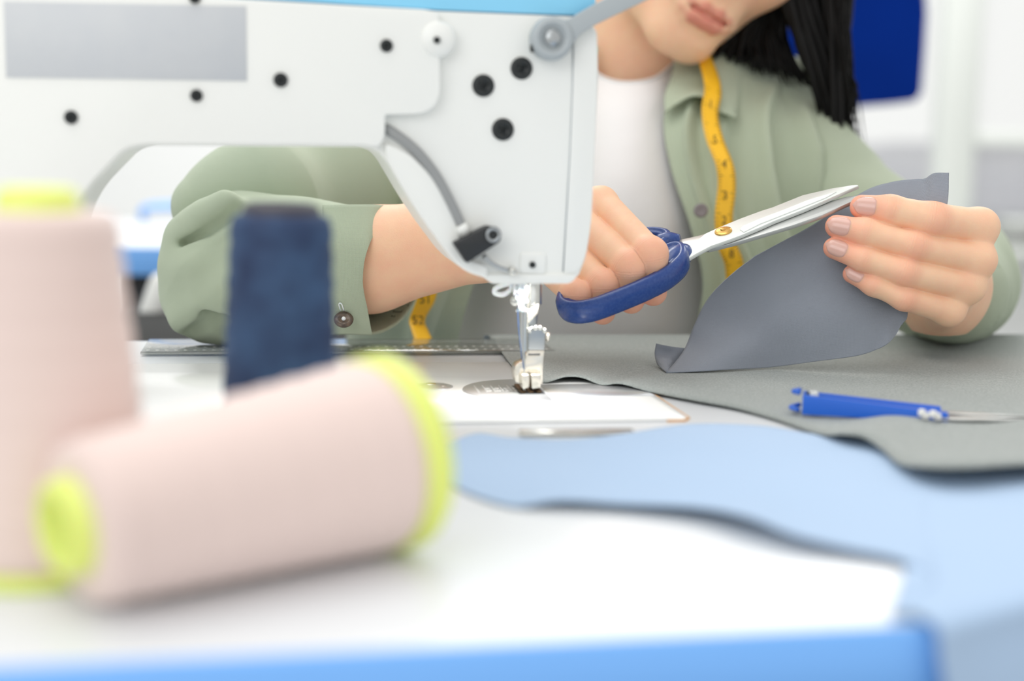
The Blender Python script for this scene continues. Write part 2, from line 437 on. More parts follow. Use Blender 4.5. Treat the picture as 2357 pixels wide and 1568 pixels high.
# bed
bx0, bx1, by0, by1 = -0.28, 0.1958, 0.655, 0.838
bm = bmesh.new(); prism(bm, fillet([Vector((bx0, by0, 0.0012)), Vector((bx1, by0, 0.0012)), Vector((bx1, by1, 0.0012)), Vector((bx0, by1, 0.0012))], [0.004, 0.008, 0.008, 0.004]), (0, 0, -0.0010), 0.0003, 1)
bm_obj('bed', bm, M_bed, MC)
bm = bmesh.new()
tube(bm, [(bx1+0.0008, by1, 0.0004), (bx1+0.0008, by0+0.006, 0.0004), (bx1-0.003, by0-0.0006, 0.0004), (bx1-0.012, by0-0.0008, 0.0004)], [0.0006]*4, 6)
bm_obj('bed_gasket', bm, M_orange, MC)
bm = bmesh.new(); a = onz(1195, 1003); b_ = onz(1450, 993); box(bm, (a.x, a.y-0.004, 0.0002), (b_.x, a.y+0.003, 0.0022), 0.0008); bm_obj('hinge_plate', bm, M_steel, MC)
# arm + pillar + head body as one casting
body_px = [(-560, -330), (560, -300), (1012, -262), (1330, -235), (1372, -215), (1378, 100), (1377, 170), (1362, 510), (1350, 590), (1333, 634), (1322, 640),
           (1125, 640), (1072, 624), (1040, 596), (958, 486), (888, 368), (866, 345), (835, 338), (330, 335), (290, 345), (197, 440), (160, 520), (152, 905), (-560, 925)]
# body body: lower part follows the photo, top is out of frame
rad = [.02,.0,.0,.0,.012,.0,.02,.02,.01,.006,.004,.006,.012,.012,.03,.03,.008,.010,.014,.014,.02,.02,0,0]
white_px = [(-560, -40), (490, -8), (1012, 25), (1320, 37), (1340, 42), (1375, 64), (1378, 170), (1362, 510), (1350, 590), (1333, 634), (1322, 642),
            (1125, 642), (1072, 626), (1040, 598), (958, 488), (888, 368), (866, 345), (835, 338), (330, 335), (290, 345), (197, 440), (160, 520), (152, 905), (-560, 925)]
wr = [0,0,0,0,.003,.008,.02,.02,.01,.006,.003,.008,.012,.012,.03,.03,.006,.008,.012,.014,.02,.02,0,0]
P = YP(white_px)
zb = 0.0012
P[-1] = Vector((P[-1].x, YM, zb)); P[-2] = Vector((P[-2].x, YM, zb))
bm = bmesh.new(); prism(bm, fillet(P, wr, 6), THK, 0.0035, 4); o = bm_obj('arm_body', bm, M_white, MC)
md = o.modifiers.new('wn', 'WEIGHTED_NORMAL'); md.keep_sharp = True
# blue top cover
Pb = YP([(-560, -42), (490, -10), (1012, 23), (1320, 35), (1338, 39), (1372, 60), (1371, -80), (1330, -150), (1000, -185), (-560, -230)])
bm = bmesh.new(); prism(bm, fillet(Pb, [0,0,0,0,.003,.002,.02,.03,.03,.01], 5), THK, 0.0035, 3); bm_obj('top_cover', bm, M_sky, MC)
# raised back cover over the arm
Pc = YP([(-560, -30), (490, -2), (975, 26), (1008, 34), (1008, 60), (1012, 262), (884, 265), (884, 312), (852, 330), (330, 331), (288, 340), (195, 436), (150, 520), (150, 900), (-560, 920)])
Pc = [Y(*p) for p in [(-560, -30), (490, -2), (975, 24), (1008, 30), (1008, 60), (1012, 262), (885, 265), (884, 318), (868, 340), (838, 333), (332, 330), (290, 340), (198, 434), (156, 520), (150, 880), (-560, 900)]]
bm = bmesh.new(); prism(bm, fillet([p-Vector((0, 0.006, 0)) for p in Pc], [0,0,.002,.003,0,.016,0.001,.004,.006,.008,.012,.014,.02,.02,0,0], 6), (0, 0.008, 0), 0.0022, 4)
bm_obj('back_cover', bm, M_white, MC)
bm = bmesh.new(); lathe(bm, [(0, -0.0075), (0.0072, -0.0075), (0.0085, -0.006), (0.009, 0.004)], Y(1006, 92), (0, 1, 0), 40); bm_obj('boss', bm, M_white, MC)
# head side flange left of the hose
Pf = [(886, 330), (940, 352), (985, 396), (1030, 465), (1058, 540), (1062, 590), (1120, 612), (1120, 640), (1074, 626), (1040, 598), (958, 488), (888, 368)]
bm = bmesh.new(); prism(bm, [p-Vector((0, 0.0035, 0)) for p in fillet(YP(Pf), [0,.004,.01,.01,.01,.004,.002,.002,.008,.008,.02,.004], 5)], (0, 0.006, 0), 0.0012, 3)
bm_obj('hose_flange', bm, M_white, MC)
# faceplate on the right of the seam
Pp = [(1322, 44), (1338, 46), (1373, 68), (1376, 170), (1361, 510), (1349, 588), (1330, 628), (1297, 632), (1312, 360), (1318, 200)]
bm = bmesh.new(); prism(bm, [p-Vector((0, 0.0008, 0)) for p in fillet(YP(Pp), [.001,.003,.006,.02,.02,.01,.004,.001,0,0], 5)], (0, 0.0735, 0), 0.0012, 3); bm_obj('face_plate', bm, M_white, MC)
bm = bmesh.new(); tube(bm, [Y(1319, 38, -.0003), Y(1318, 200, -.0003), Y(1312, 360, -.0003), Y(1296, 626, -.0003)], [0.0003]*4, 6); bm_obj('seam', bm, M_lever, MC)
# bottom rim
bm = bmesh.new(); prism(bm, fillet(YP([(1112, 632), (1322, 632), (1326, 640), (1312, 653), (1130, 653)], -0.002), [.001,.001,.001,.002,.002]), (0, 0.060, 0), 0.0008, 2); bm_obj('bottom_rim', bm, M_white, MC)
# small boss pad with a hole
bm = bmesh.new(); prism(bm, fillet(YP([(1198, 582), (1258, 584), (1256, 632), (1196, 630)], -0.001), [.002]*4), (0, 0.004, 0), 0.0005, 2); bm_obj('pad', bm, M_white, MC)
# grey label
bm = bmesh.new(); prism(bm, YP([(8, 3), (566, 14), (568, 186), (14, 178)], -0.0066), (0, 0.0008, 0), 0.0001, 1); bm_obj('label_panel', bm, M_grey_label, MC)
# screws
def screw(px, py, rpx, dy, cross=True, name='screw'):
    c = Y(px, py, dy); D = (c-CP).dot(CF); r = rpx/FPX*D
    bm = bmesh.new()
    lathe(bm, [(0, 0.0004), (r*0.2, 0.0004), (r*0.24, -0.0003), (r*0.82, -0.0006), (r*0.95, -0.0002), (r, 0.0008), (r, 0.0022)], c, (0, 1, 0), 32)
    if cross:
        for ang in (0.35, 0.35+math.pi/2):
            ax = Vector((math.cos(ang), 0, math.sin(ang))); az = Vector((-ax.z, 0, ax.x))
            obox(bm, c+Vector((0, -0.00062, 0)), ax*r*0.55, Vector((0, 0.0001, 0)), az*r*0.11)
    bm_obj(name, bm, M_black, MC)
for q in ((1201, 157, 26), (1113, 197, 26), (1158, 298, 26)): screw(*q, -0.0008)
for q in ((890, 105, 15), (646, 184, 17), (452, 220, 14.5), (163, 270, 16), (448, -6, 14)): screw(*q, -0.0070)
screw(1006, 92, 8, -0.0090, False, 'oil_hole'); screw(1226, 610, 7.5, -0.0018, False, 'oil_hole')
# hose in the corner
hp = [Y(872, 288, 0.003), Y(905, 306, -0.001), Y(955, 345, -0.002), Y(1000, 400, -0.002), Y(1035, 462, -0.003), Y(1068, 530, -0.004)]
bm = bmesh.new(); tube(bm, hp, [0.0026, .0026, .0026, .0026, .0024, .0022], 16, n=30); bm_obj('thread_hose', bm, M_hose, MC)
bm = bmesh.new(); tube(bm, [Y(1060, 518, -.004), Y(1072, 540, -.004)], [0.0030, 0.0030], 16); bm_obj('hose_end', bm, M_white, MC)
# black clamp block
bm = bmesh.new(); prism(bm, fillet(YP([(1044, 560), (1133, 516), (1160, 551), (1075, 607)], -0.012), [.001, .004, .004, .001]), (0, 0.012, 0), 0.0008, 2); cb = bm_obj('clamp_block', bm, M_blackm, MC)
c = Y(1135, 541, -0.0123); bm = bmesh.new(); lathe(bm, [(0, 0.0010), (0.0018, 0.0010), (0.0022, 0), (0.0036, -0.0006), (0.0041, 0.0004), (0.0041, 0.0012)], c, (0, 1, 0), 28); bm_obj('clamp_screw', bm, M_black, MC)
bm = bmesh.new(); lathe(bm, [(0.0022, -0.0002), (0.0026, -0.0008), (0.0034, -0.0009), (0.0037, -0.0004)], c, (0, 1, 0), 28); bm_obj('clamp_washer', bm, M_steel2, MC)
bm = bmesh.new(); tube(bm, [Y(1112, 588, -.005), Y(1140, 612, -.005), Y(1180, 627, -.004)], [0.0012]*3, 8, n=10); bm_obj('wire', bm, M_steel2, MC)
bm = bmesh.new(); lathe(bm, [(0, -0.002), (0.0018, -0.0016), (0.0022, 0), (0.0022, 0.003)], Y(1180, 624, -.006), (0, 1, 0), 20); bm_obj('rivet', bm, M_steel, MC)
# presser lifter lever
hub = Y(1272, 88, -0.010); bm = bmesh.new()
lathe(bm, [(0, -0.001), (0.0035, -0.001), (0.0048, 0.0004), (0.0060, 0.0004), (0.0065, -0.0012), (0.0093, -0.0008), (0.0104, 0.0005), (0.0106, 0.004), (0.0100, 0.010)], hub, (0, 1, 0), 48)
lev = bm_obj('lifter_lever', bm, M_lever, MC)
bm = bmesh.new()
prism(bm, fillet(YP([(1285, 52), (1310, 44), (1345, 22), (1560, -95), (1600, -80), (1592, -50), (1365, 60), (1335, 78), (1312, 112)], -0.0085), [.002,.006,.004,.004,.004,.004,.003,.004,.002]), (0, 0.005, 0), 0.0014, 3)
bm_obj('lever_arm', bm, M_lever, MC)
bm = bmesh.new(); lathe(bm, [(0, -0.0016), (0.0028, -0.0016), (0.0042, -0.0004), (0.0046, 0.001)], hub+Vector((0, -0.0006, 0)), (0, 1, 0), 28); bm_obj('lever_screw', bm, M_steel2, MC)
a = Y(1233, 104, -0.006); bm = bmesh.new(); tube(bm, [a+Vector((-0.0024, 0, 0)), a+Vector((0.002, 0, 0))], [0.0035, 0.0035], 16); bm_obj('set_screw', bm, M_black, MC)
# presser bar, needle bar and foot  (all in the plane of the needle)
YN = 0.7368
def N(px, py, dy=0.0): return ony(px, py, YN+dy)
bm = bmesh.new(); lathe_ax = (N(1221, 740)-N(1222, 640)).normalized()
def bar(p0, p1, r0, r1=None, seg=28, m=M_steel, name='presser_bar', dy=0):
    bm = bmesh.new(); tube(bm, [N(*p0, dy), N(*p1, dy)], [r0, r1 or r0], seg); o = bm_obj(name, bm, m, MC); sharp(o, 50); return o
bm.free()
bar((1222, 600), (1221, 700), 0.0059, name='presser_bar_bushing')
bar((1221, 690), (1219, 770), 0.0039, name='presser_bar', m=M_steel2)
bar((1207, 600), (1206, 808), 0.0025, name='needle_bar', dy=-0.007)
bar((1206, 800), (1207, 905), 0.0008, 0.0006, 12, name='needle', dy=-0.007)
bm = bmesh.new(); prism(bm, YP([], 0) if 0 else [N(x, y, -0.009) for x, y in ((1206, 722), (1240, 700), (1238, 722), (1208, 752))], (0, 0.002, 0), 0.0004, 1); bm_obj('thread_guide', bm, M_nickel, MC)
# foot clamp (grey face with bright rims) and foot
bm = bmesh.new(); prism(bm, fillet([N(x, y, -0.008) for x, y in ((1215, 757), (1222, 752), (1250, 752), (1257, 758), (1253, 806), (1212, 806))], [.001,.001,.001,.001,0,0]), (0, 0.011, 0), 0.0007, 2); bm_obj('foot_clamp', bm, M_steel2, MC)
bm = bmesh.new()
for p in ((1219, 760), (1233, 755), (1243, 755), (1254, 761)): lathe(bm, [(0, -0.0016), (0.0012, -0.001), (0.0015, 0.0004), (0.0015, 0.002)], N(*p, -0.009), (0, 1, 0), 14)
bm_obj('clamp_rivet', bm, M_steel, MC)
bm = bmesh.new(); tube(bm, [N(1256, 775, 0), N(1263, 776, 0)], [0.0022, 0.0026], 16); bm_obj('clamp_thumb_screw', bm, M_nickel, MC)
foot = [(1213, 806), (1253, 806), (1251, 830), (1249, 885), (1241, 885), (1240, 858), (1201, 858), (1199, 884), (1186, 880), (1184, 848), (1192, 836), (1208, 832)]
bm = bmesh.new(); prism(bm, fillet([N(x, y, -0.0075) for x, y in foot], [0,0,.001,.001,.001,.0005,.0005,.001,.002,.003,.002,.002]), (0, 0.010, 0), 0.0006, 2); bm_obj('presser_foot', bm, M_nickel, MC)
bm = bmesh.new()
for x0, x1 in ((1200, 1219), (1222, 1246)):
    prism(bm, fillet([N(x, y, -0.012) for x, y in ((x0, 862), (x1, 862), (x1-1, 893), (x0+3, 896))], 0.0008), (0, 0.012, 0), 0.0005, 2)
bm_obj('foot_toe', bm, M_nickel, MC)
bm = bmesh.new(); prism(bm, [N(x, y, -0.0078) for x, y in ((1216, 814), (1244, 814), (1243, 818), (1216, 818))], (0, 0.001, 0), 0.0002, 1); bm_obj('foot_slot', bm, M_dark, MC)
# white loop and lint, guide screw
lp = [N(x, y, -0.010) for x, y in ((1186, 655), (1166, 654), (1141, 664), (1140, 675), (1158, 678), (1174, 668), (1178, 657))]
bm = bmesh.new(); tube(bm, lp, [0.0013]*7, 8, n=30); bm_obj('white_thread_loop', bm, M_lint, MC)
bm = bmesh.new()
rr = random.Random(4)
for i in range(26):
    c0 = N(1196+rr.uniform(-6, 7), 655+rr.uniform(0, 52), -0.012+rr.uniform(-.002, .002)); q = [c0+Vector([rr.uniform(-.003, .003) for _ in range(3)]) for _ in range(5)]
    tube(bm, q, [0.0006]*5, 5, n=12)
lathe(bm, [(0, -0.0128), (0.0020, -0.012), (0.0026, -0.006), (0.0028, 0.002), (0.0016, 0.008), (0, 0.009)], N(1197, 672, -0.010), (0.05, 0, -1), 14)
bm_obj('thread_lint', bm, M_lint, MC)
bm = bmesh.new(); lathe(bm, [(0, -0.001), (0.0022, -0.0008), (0.0026, 0.0004), (0.0026, 0.0012)], N(1184, 694, -0.012), (0.5, 1, 0), 20); bm_obj('guide_screw', bm, M_steel, MC)
bm = bmesh.new(); tube(bm, [N(1191, 700, -.011), N(1194, 760, -.011), N(1200, 815, -.009), N(1206, 850, -.008)], [0.00022]*4, 6, n=12); bm_obj('needle_thread', bm, M_bthread, MC)
# needle plate with engraved marks, feed dogs, slide plate, disc
npc = onz(1213, 897, 0.0016)
R_ = 0.0345
ring = [npc+Vector((R_*math.cos(t), R_*math.sin(t), 0)) for t in np.linspace(math.pi*0.42, math.pi*1.58, 40)]
bm = bmesh.new(); prism(bm, ring, (0, 0, -0.0006), 0.0002, 1); bm_obj('needle_plate', bm, M_plate, MC)
x0 = ring[0].x; ya = ring[-1].y; yb = ring[0].y
bm = bmesh.new(); box(bm, (x0+0.0006, npc.y-0.020, 0.0010), (bx1-0.0015, npc.y+0.016, 0.0017), 0.0002, 1); bm_obj('slide_plate', bm, mat('slide_plate_steel', (214, 217, 220), 0.3, 0.7), MC)
bm = bmesh.new()
for i in range(6): box(bm, (npc.x-0.027+i*0.0045, npc.y-0.008+i*.001, 0.0016), (npc.x-0.0266+i*0.0045, npc.y+0.014, 0.00170))
for i in range(4):
    for j in range(2): box(bm, (npc.x-0.022+i*0.005, npc.y-0.004+j*0.007, 0.0016), (npc.x-0.0195+i*0.005, npc.y-0.0015+j*0.007, 0.00172))
bm_obj('engraved_marks', bm, M_dot, MC)
bm = bmesh.new(); box(bm, (npc.x-0.0062, npc.y-0.0135, 0.0015), (npc.x+0.0075, npc.y+0.012, 0.00175), 0.0001, 1); bm_obj('feed_slot', bm, M_dark, MC)
bm = bmesh.new()
for k in range(3):
    x = npc.x-0.0052+k*0.0042
    for j in range(12): 
        y = npc.y-0.012+j*0.0019; prism(bm, [(x, y, 0.0017), (x, y+0.0018, 0.0017), (x, y+0.0015, 0.0030)], (0.0026, 0, 0))
bm_obj('feed_dog', bm, M_brown, MC)
dc = onz(995, 888, 0.0016); bm = bmesh.new(); lathe(bm, [(0, 0.0), (0.0104, 0), (0.0112, -0.0003), (0.0112, -0.0009)], dc, (0, 0, 1), 40)
bm_obj('cover_disc', bm, M_plate, MC)
bm = bmesh.new(); lathe(bm, [(0, 0.0004), (0.0026, 0.0003), (0.0030, 0)], dc+Vector((0, 0.006, 0)), (0, 0, 1), 20)
for dx in (-.006, .006): lathe(bm, [(0, 0.0003), (0.0012, 0.0002), (0.0014, 0)], dc+Vector((dx, -0.002, 0)), (0, 0, 1), 12)
bm_obj('disc_screw', bm, M_steel, MC)
fix_parent(MC)

# ================================================================== thread cones
def cone_thing(name, base, axis, H, r0, r1, mthread, mcore, label, group=None, hole=True, core_r=0.0125, flange=0.0335, top_h=0.007, base_h=0.004, yarn_base=0.0):
    """base: centre of the bottom disc; axis: unit direction to the top"""
    base = Vector(base); ax = Vector(axis).normalized()
    E = empty(name, base, label=label, cat='thread cone', group=group)
    bm = bmesh.new(); e = 0.004
    prof = [(core_r*0.9, base_h), (r0-e, base_h), (r0-e*.3, base_h+e*.3), (r0, base_h+e)]
    for i in range(1, 26):
        t = i/25; prof.append((r0+(r1-r0)*t+0.0004*math.sin(i*2.4), base_h+e+(H-base_h-2*e)*t))
    prof += [(r1-e*.3, H-e*.3), (r1-e*1.2, H), (core_r*0.9, H)]
    lathe(bm, prof, base, ax, 72); bm_obj('thread', bm, mthread, E)
    bm = bmesh.new()
    lathe(bm, [(core_r*.62, H+top_h-0.02), (core_r*.66, H+top_h-0.001), (core_r*.78, H+top_h), (core_r*.95, H+top_h-0.0015), (core_r, H-0.001), (core_r*1.05, H-0.03)], base, ax, 48)
    bm_obj('core_tip', bm, mcore, E)
    if flange:
        bm = bmesh.new()
        lathe(bm, [(flange*.80, 0.010), (flange*.80, 0.001), (flange*.86, 0), (flange*.97, 0), (flange, 0.0012), (flange, base_h), (flange*.9, base_h+0.0015), (flange*.6, base_h+0.0015)], base, ax, 60)
        bm_obj('core_base', bm, mcore, E)
    fix_parent(E); return E
# upright pink cone: axis near px 118
b0 = onz(122, 1292); D0 = (b0-CP).dot(CF)
cone_thing('thread_cone', (b0.x-0.002, b0.y, 0), (0, 0, 1), 0.1085, 0.0335, 0.0235, M_pink, M_lime, 'pale pink cone of sewing thread standing upright at the left edge, lime plastic core', 'pink thread cones on the table')
# navy cone
D1 = 0.545; q = at(642, 900, D1)
cone_thing('thread_cone', (q.x, q.y, 0), (0.01, 0, 1), 0.1035, 0.0225, 0.0190, M_navy, M_darkcore, 'navy blue cone of sewing thread standing upright behind the lying pink cone', core_r=0.0150, flange=0.0, top_h=0.004)
# lying cone: contact line on the table from small end to big end
pa = onz(172, 1424); pb = onz(930, 1286)
rs, rb = 0.0232, 0.0305
d = (pb-pa); d.z = 0; L_ = d.length; d.normalize()
CORE = 0.0322
tilt = math.asin((rb-rs)/L_)
small = pa+Vector((0, 0, rs)); big = pb+Vector((0, 0, rb))
side = Vector((-d.y, d.x, 0))
small += side*0.004; big += side*0.012
axis = (small-big).normalized()
cone_thing('thread_cone', big-axis*0.004+Vector((0, 0, 0.0016)), axis, (small-big).length+0.002, rb, rs, M_pink, M_lime, 'pale pink cone of sewing thread lying on its side in the foreground', 'pink thread cones on the table', core_r=0.0142, flange=0.0318, top_h=0.0065, base_h=0.0075)
# ================================================================== cloths
# charcoal cloth lying flat under the snips
def wav(x, y): return 0.0
near = [(1127, 776, .0015), (1180, 845, .002), (1205, 860, .004), (1250, 880, .002), (1300, 868, .0045), (1340, 870, .004), (1385, 886, .002), (1430, 884, .0035), (1500, 903, .002), (1600, 922, .002), (1700, 940, .002), (1800, 968, .002), (1890, 999, .003), (1945, 1000, .007), (1990, 1008, .007), (2030, 1035, .005), (2070, 1070, .005), (2130, 1078, .009), (2220, 1080, .010), (2357, 1073, .009), (2600, 1060, .008), (2900, 1050, .008)]
nn = len(near)
ctrl = []
bot = [onz(x, y, z) for x, y, z in near]
far = []
for i, p in enumerate(bot):
    t = i/(nn-1); fx = 0.136+(0.79-0.136)*t**0.95
    far.append(Vector((max(fx, 0.136), EDGE_Y+0.004, 0.0022)))
for k, t in enumerate((0, .33, .66, .9, 1.0)):
    row = []
    for i in range(nn):
        p = bot[i]*(1-t)+far[i]*t; p.z = bot[i].z*(1-t)**2.5+0.0024*(1-(1-t)**2.5); row.append(p)
    ctrl.append(row)
ctrl.append([Vector((p.x, EDGE_Y+0.010, -0.006)) for p in far])
ctrl.append([Vector((p.x, EDGE_Y+0.010, -0.05)) for p in far])
ctrl.append([Vector((p.x, EDGE_Y+0.010, -0.10)) for p in far])
G = patch(ctrl, 150, 70, lambda P, u, v: 0.0006*snoise(P, 30)*np.clip(1-v*1.3, 0, 1))
G[:, :, 2] = np.where(G[:, :, 1] < EDGE_Y, np.maximum(G[:, :, 2], 0.0014+0.0008*(G[:, :, 0] < bx1)), G[:, :, 2])
o = grid_mesh('charcoal_fabric', G, M_cgrey, None, 0.0007)
tag(o, 'dark grey fabric sheet spread flat on the table beneath the blue thread snips', 'fabric')
# pale blue cloth in front, hanging over the table corner on the right
upp = [(1028, 1024), (1098, 1000), (1180, 1010), (1320, 1013), (1450, 998), (1590, 978), (1750, 982), (1880, 1002), (1960, 1003), (2020, 1012), (2100, 1030), (2220, 1040), (2400, 1045), (2650, 1040)]
low = [(1028, 1108), (1090, 1140), (1180, 1166), (1290, 1153), (1430, 1160), (1600, 1168), (1720, 1190), (1830, 1232), (1950, 1262), (2070, 1288), (2150, 1335)]
lz = [.001, .001, .001, .004, .004, .006, .008, .006, .004, .003, .0025]
nU = len(upp); rows = [[] for _ in range(6)]
ed = (E2-C1); inw = Vector((-ed.y, ed.x, 0)).normalized()
fr = [0, .25, .5, .75, .93, 1]
for i in range(nU):
    a = onz(*upp[i], 0.0012)
    if i < 11: b_ = onz(low[i][0], low[i][1], lz[i])
    else:
        b_ = C1+ed*((-.02, .42, .95)[i-11])+inw*.006; b_.z = .0024
    for k in range(6):
        p = a*(1-fr[k])+b_*fr[k]; p.z = 0.0014*(1-fr[k]**4)+b_.z*fr[k]**4; rows[k].append(p)
G = patch(rows, 130, 60)
G[:, :, 2] = np.maximum(G[:, :, 2], 0.0011)
o = grid_mesh('pale_blue_fabric', G, M_cblue, None, 0.0006)
tag(o, 'pale blue fabric sheet lying in the foreground and hanging over the table corner', 'fabric')
hr = []
for dz, outd in ((.0024, -.006), (.0026, -.001), (.0006, .0042), (-.006, .0056), (-.04, .007), (-.16, .010)):
    hr.append([C1+ed*t-inw*(outd+(.003*math.sin(t*14) if dz < -.02 else 0))+Vector((0.004*(dz < -.01), 0, dz)) for t in (-.02, .1, .25, .42, .6, .8, .95)])
def append_grid(o, G2):
    nv, nu = G2.shape[:2]; bmx = bmesh.new(); bmx.from_mesh(o.data)
    vs = [bmx.verts.new(tuple(p)) for p in G2.reshape(-1, 3)]
    for j in range(nv-1):
        for i in range(nu-1): bmx.faces.new((vs[j*nu+i], vs[j*nu+i+1], vs[(j+1)*nu+i+1], vs[(j+1)*nu+i]))
    for f in bmx.faces: f.smooth = True
    bmesh.ops.remove_doubles(bmx, verts=bmx.verts, dist=.00001); bmx.to_mesh(o.data); bmx.free()
append_grid(o, patch(hr, 60, 40))

# slate cloth piece being cut and held up
KD = 0.835
ct = [
 [(1738, 590, .844), (1800, 556, .846), (1870, 518, .848), (1985, 443, .850), (2050, 420, .843), (2105, 413, .837), (2130, 411, .832), (2150, 399, .826), (2184, 398, .820)],
 [(1690, 628, .846), (1770, 610, .846), (1860, 590, .845), (1970, 530, .839), (2050, 505, .832), (2105, 497, .829), (2132, 492, .826), (2150, 480, .822), (2178, 476, .817)],
 [(1628, 690, .852), (1720, 680, .848), (1820, 668, .842), (1930, 640, .836), (2030, 620, .832), (2085, 610, .830), (2110, 605, .829), (2130, 600, .827), (2150, 590, .825)],
 [(1597, 750, .852), (1690, 745, .846), (1790, 740, .838), (1900, 728, .832), (1990, 712, .830), (2040, 700, .830), (2062, 695, .830), (2080, 690, .830), (2094, 682, .831)],
 [(1574, 808, .846), (1670, 800, .840), (1780, 795, .832), (1890, 782, .833), (1980, 768, .829), (2030, 757, .828), (2050, 750, .827), (2070, 742, .829), (2087, 728, .830)],
 [(1533, 857, .840), (1655, 852, .834), (1770, 846, .828), (1880, 832, .833), (1970, 820, .828), (2015, 806, .827), (2045, 790, .825), (2064, 768, .828), (2080, 738, .830)],
]
def zlift(p, zmin=0.0036):
    return p if p.z >= zmin else Vector((p.x, p.y, zmin))
C_ = [[at(x, y, d_) for x, y, d_ in r] for r in ct]
for i in range(len(C_[5])):
    x, y, d_ = ct[5][i]
    if i < 3: C_[5][i] = onz(x, y, 0.0040)
for i in range(1, 4):
    C_[4][i] = C_[3][i]*0.42+C_[5][i]*0.58+Vector((0, -0.001, 0))
def fold2(P, u, v): return 0.0016*np.sin(u*11-v*5)*np.sin(v*3.1)+0.0010*(1-np.abs(np.sin(u*5.2-v*1.6-.4)))**2*np.sin(v*3.1)+0.0006*snoise(P, 40)*v
G = patch(C_, 120, 90, fold2)
o = grid_mesh('slate_fabric_piece', G, M_cgrey2, None, 0.0006)
tag(o, 'slate grey fabric piece held up by one hand and being cut by the scissors', 'fabric')
# curled corner (same piece of cloth, lower left)
ct2 = [[(1612, 792, .853), (1584, 801, .850), (1560, 800, .848), (1534, 796, .847), (1510, 791, .847)],
       [(1604, 822, .851), (1574, 826, .848), (1553, 822, .846), (1530, 819, .845), (1507, 816, .845)],
       [(1590, 846, .847), (1566, 850, .844), (1550, 853, .842), (1535, 856, .841), (1513, 842, .842)]]
C2 = [[zlift(at(*p), 0.0040) for p in r] for r in ct2]
C2[2][3] = onz(1535, 857, .0040)
G2 = patch(C2, 24, 16)
append_grid(o, G2)

# ================================================================== scissors
SP = at(1665, 530, 0.832)
bxv = (at(1980, 428, 0.842)-SP).normalized()
syv = (CU*0.50+CF*0.866); syv = (syv-bxv*syv.dot(bxv)).normalized()
nzv = bxv.cross(syv)
if nzv.dot(CF) > 0: nzv = -nzv          # normal towards the camera
SX = (at(1975, 428, 0.842)-SP).length
def S(x, y, z=0.0): return SP+bxv*(x/1000)+syv*(y/1000)+nzv*(z/1000)
def rot2(x, y, a): c, s = math.cos(a), math.sin(a); return x*c-y*s, x*s+y*c
SCI = empty('scissors', SP, label='open steel scissors with navy blue plastic handles held in the right hand', cat='scissors')
LT = SX*1000
print('blade len', LT)
def toS(px, py, z=0.0):
    r = ray(px, py); base = SP+nzv*(z/1000); t = (base-CP).dot(nzv)/r.dot(nzv); p = CP+r*t-base
    return (p.dot(bxv)*1000, p.dot(syv)*1000, z)
def blade(pix, z0, th, mtop, name, bev=.0005):
    bm = bmesh.new(); prism(bm, [S(*toS(x, y, z0)) for x, y in pix], nzv*(-th/1000), bev, 2)
    o = bm_obj(name, bm, mtop, SCI); sharp(o, 25); return o
blade([(1545, 592), (1588, 562), (1607, 551), (1622, 538), (1650, 525), (1703, 503), (1749, 486), (1780, 476), (1847, 449), (1915, 433), (1960, 426), (1974, 425),
       (1976, 427), (1948, 439), (1892, 464), (1847, 483), (1780, 509), (1749, 523), (1706, 541), (1679, 551), (1636, 566), (1602, 584), (1572, 602), (1556, 606)], 2.5, 2.4, M_blade, 'upper_blade')
blade([(1500, 575), (1530, 562), (1562, 552), (1590, 546), (1612, 541), (1640, 533), (1700, 518), (1780, 498), (1850, 478), (1900, 465), (1950, 452), (1986, 448),
       (1989, 450), (1976, 457), (1948, 469), (1892, 495), (1825, 518), (1749, 541), (1695, 557), (1631, 573), (1610, 570), (1585, 572), (1530, 590), (1500, 600)], -0.1, 2.6, M_blade2, 'lower_blade')
blade([(1703, 528), (1709, 520), (1749, 503), (1800, 484), (1860, 460), (1925, 441), (1900, 455), (1850, 475), (1790, 499), (1749, 515), (1712, 534)], 3.1, .8, M_etch, 'etched_strip', .0001)
bm = bmesh.new(); cpt = S(*toS(1665, 533, 2.5))
lathe(bm, [(0, 0.0022), (0.0014, 0.0020), (0.0016, 0.0014), (0.0040, 0.0012), (0.0050, 0.0007), (0.0052, 0.0)], cpt, nzv, 32); sharp(bm_obj('pivot_screw', bm, M_brass, SCI), 12)
PROF = [(.95, 0), (.92, .5), (.70, .88), (.35, 1.02), (.08, 1.0), (-.02, .84), (-.35, .86), (-.62, .74), (-.78, .4), (-.8, 0), (-.74, -.5), (-.4, -.92), (.2, -1.0), (.7, -.85), (.9, -.5)]
def handle(pts, rx, name, shank, flat=1.25, web=None):
    bm = bmesh.new()
    q = smooth_outline([S(*p) for p in pts], 9); n_ = len(q); rings = []
    cen = sum((Vector(p) for p in q), Vector())/n_; seg = len(PROF)
    for i in range(n_):
        p = Vector(q[i]); t = (Vector(q[(i+1) % n_])-Vector(q[i-1])).normalized(); a = t.cross(nzv).normalized()
        if i == 0: sg = 1 if a.dot(p-cen) > 0 else -1
        r = rx/1000
        rings.append([bm.verts.new(p+a*sg*x*r*.86+nzv*y*r*flat) for x, y in PROF])
    for i in range(n_):
        A, B = rings[i], rings[(i+1) % n_]
        for k in range(seg): bm.faces.new((A[k], A[(k+1) % seg], B[(k+1) % seg], B[k]))
    if web:
        prism(bm, [S(x, y, web[0]) for x, y in web[1]], nzv*(-web[0]*1.8/1000), .0010, 2)
    # collar around the shank
    tube(bm, [S(*p) for p in shank[0]], [r_/1000 for r_ in shank[1]], 14, n=10, flat=1.0)
    o = bm_obj(name, bm, M_handle, SCI); return o
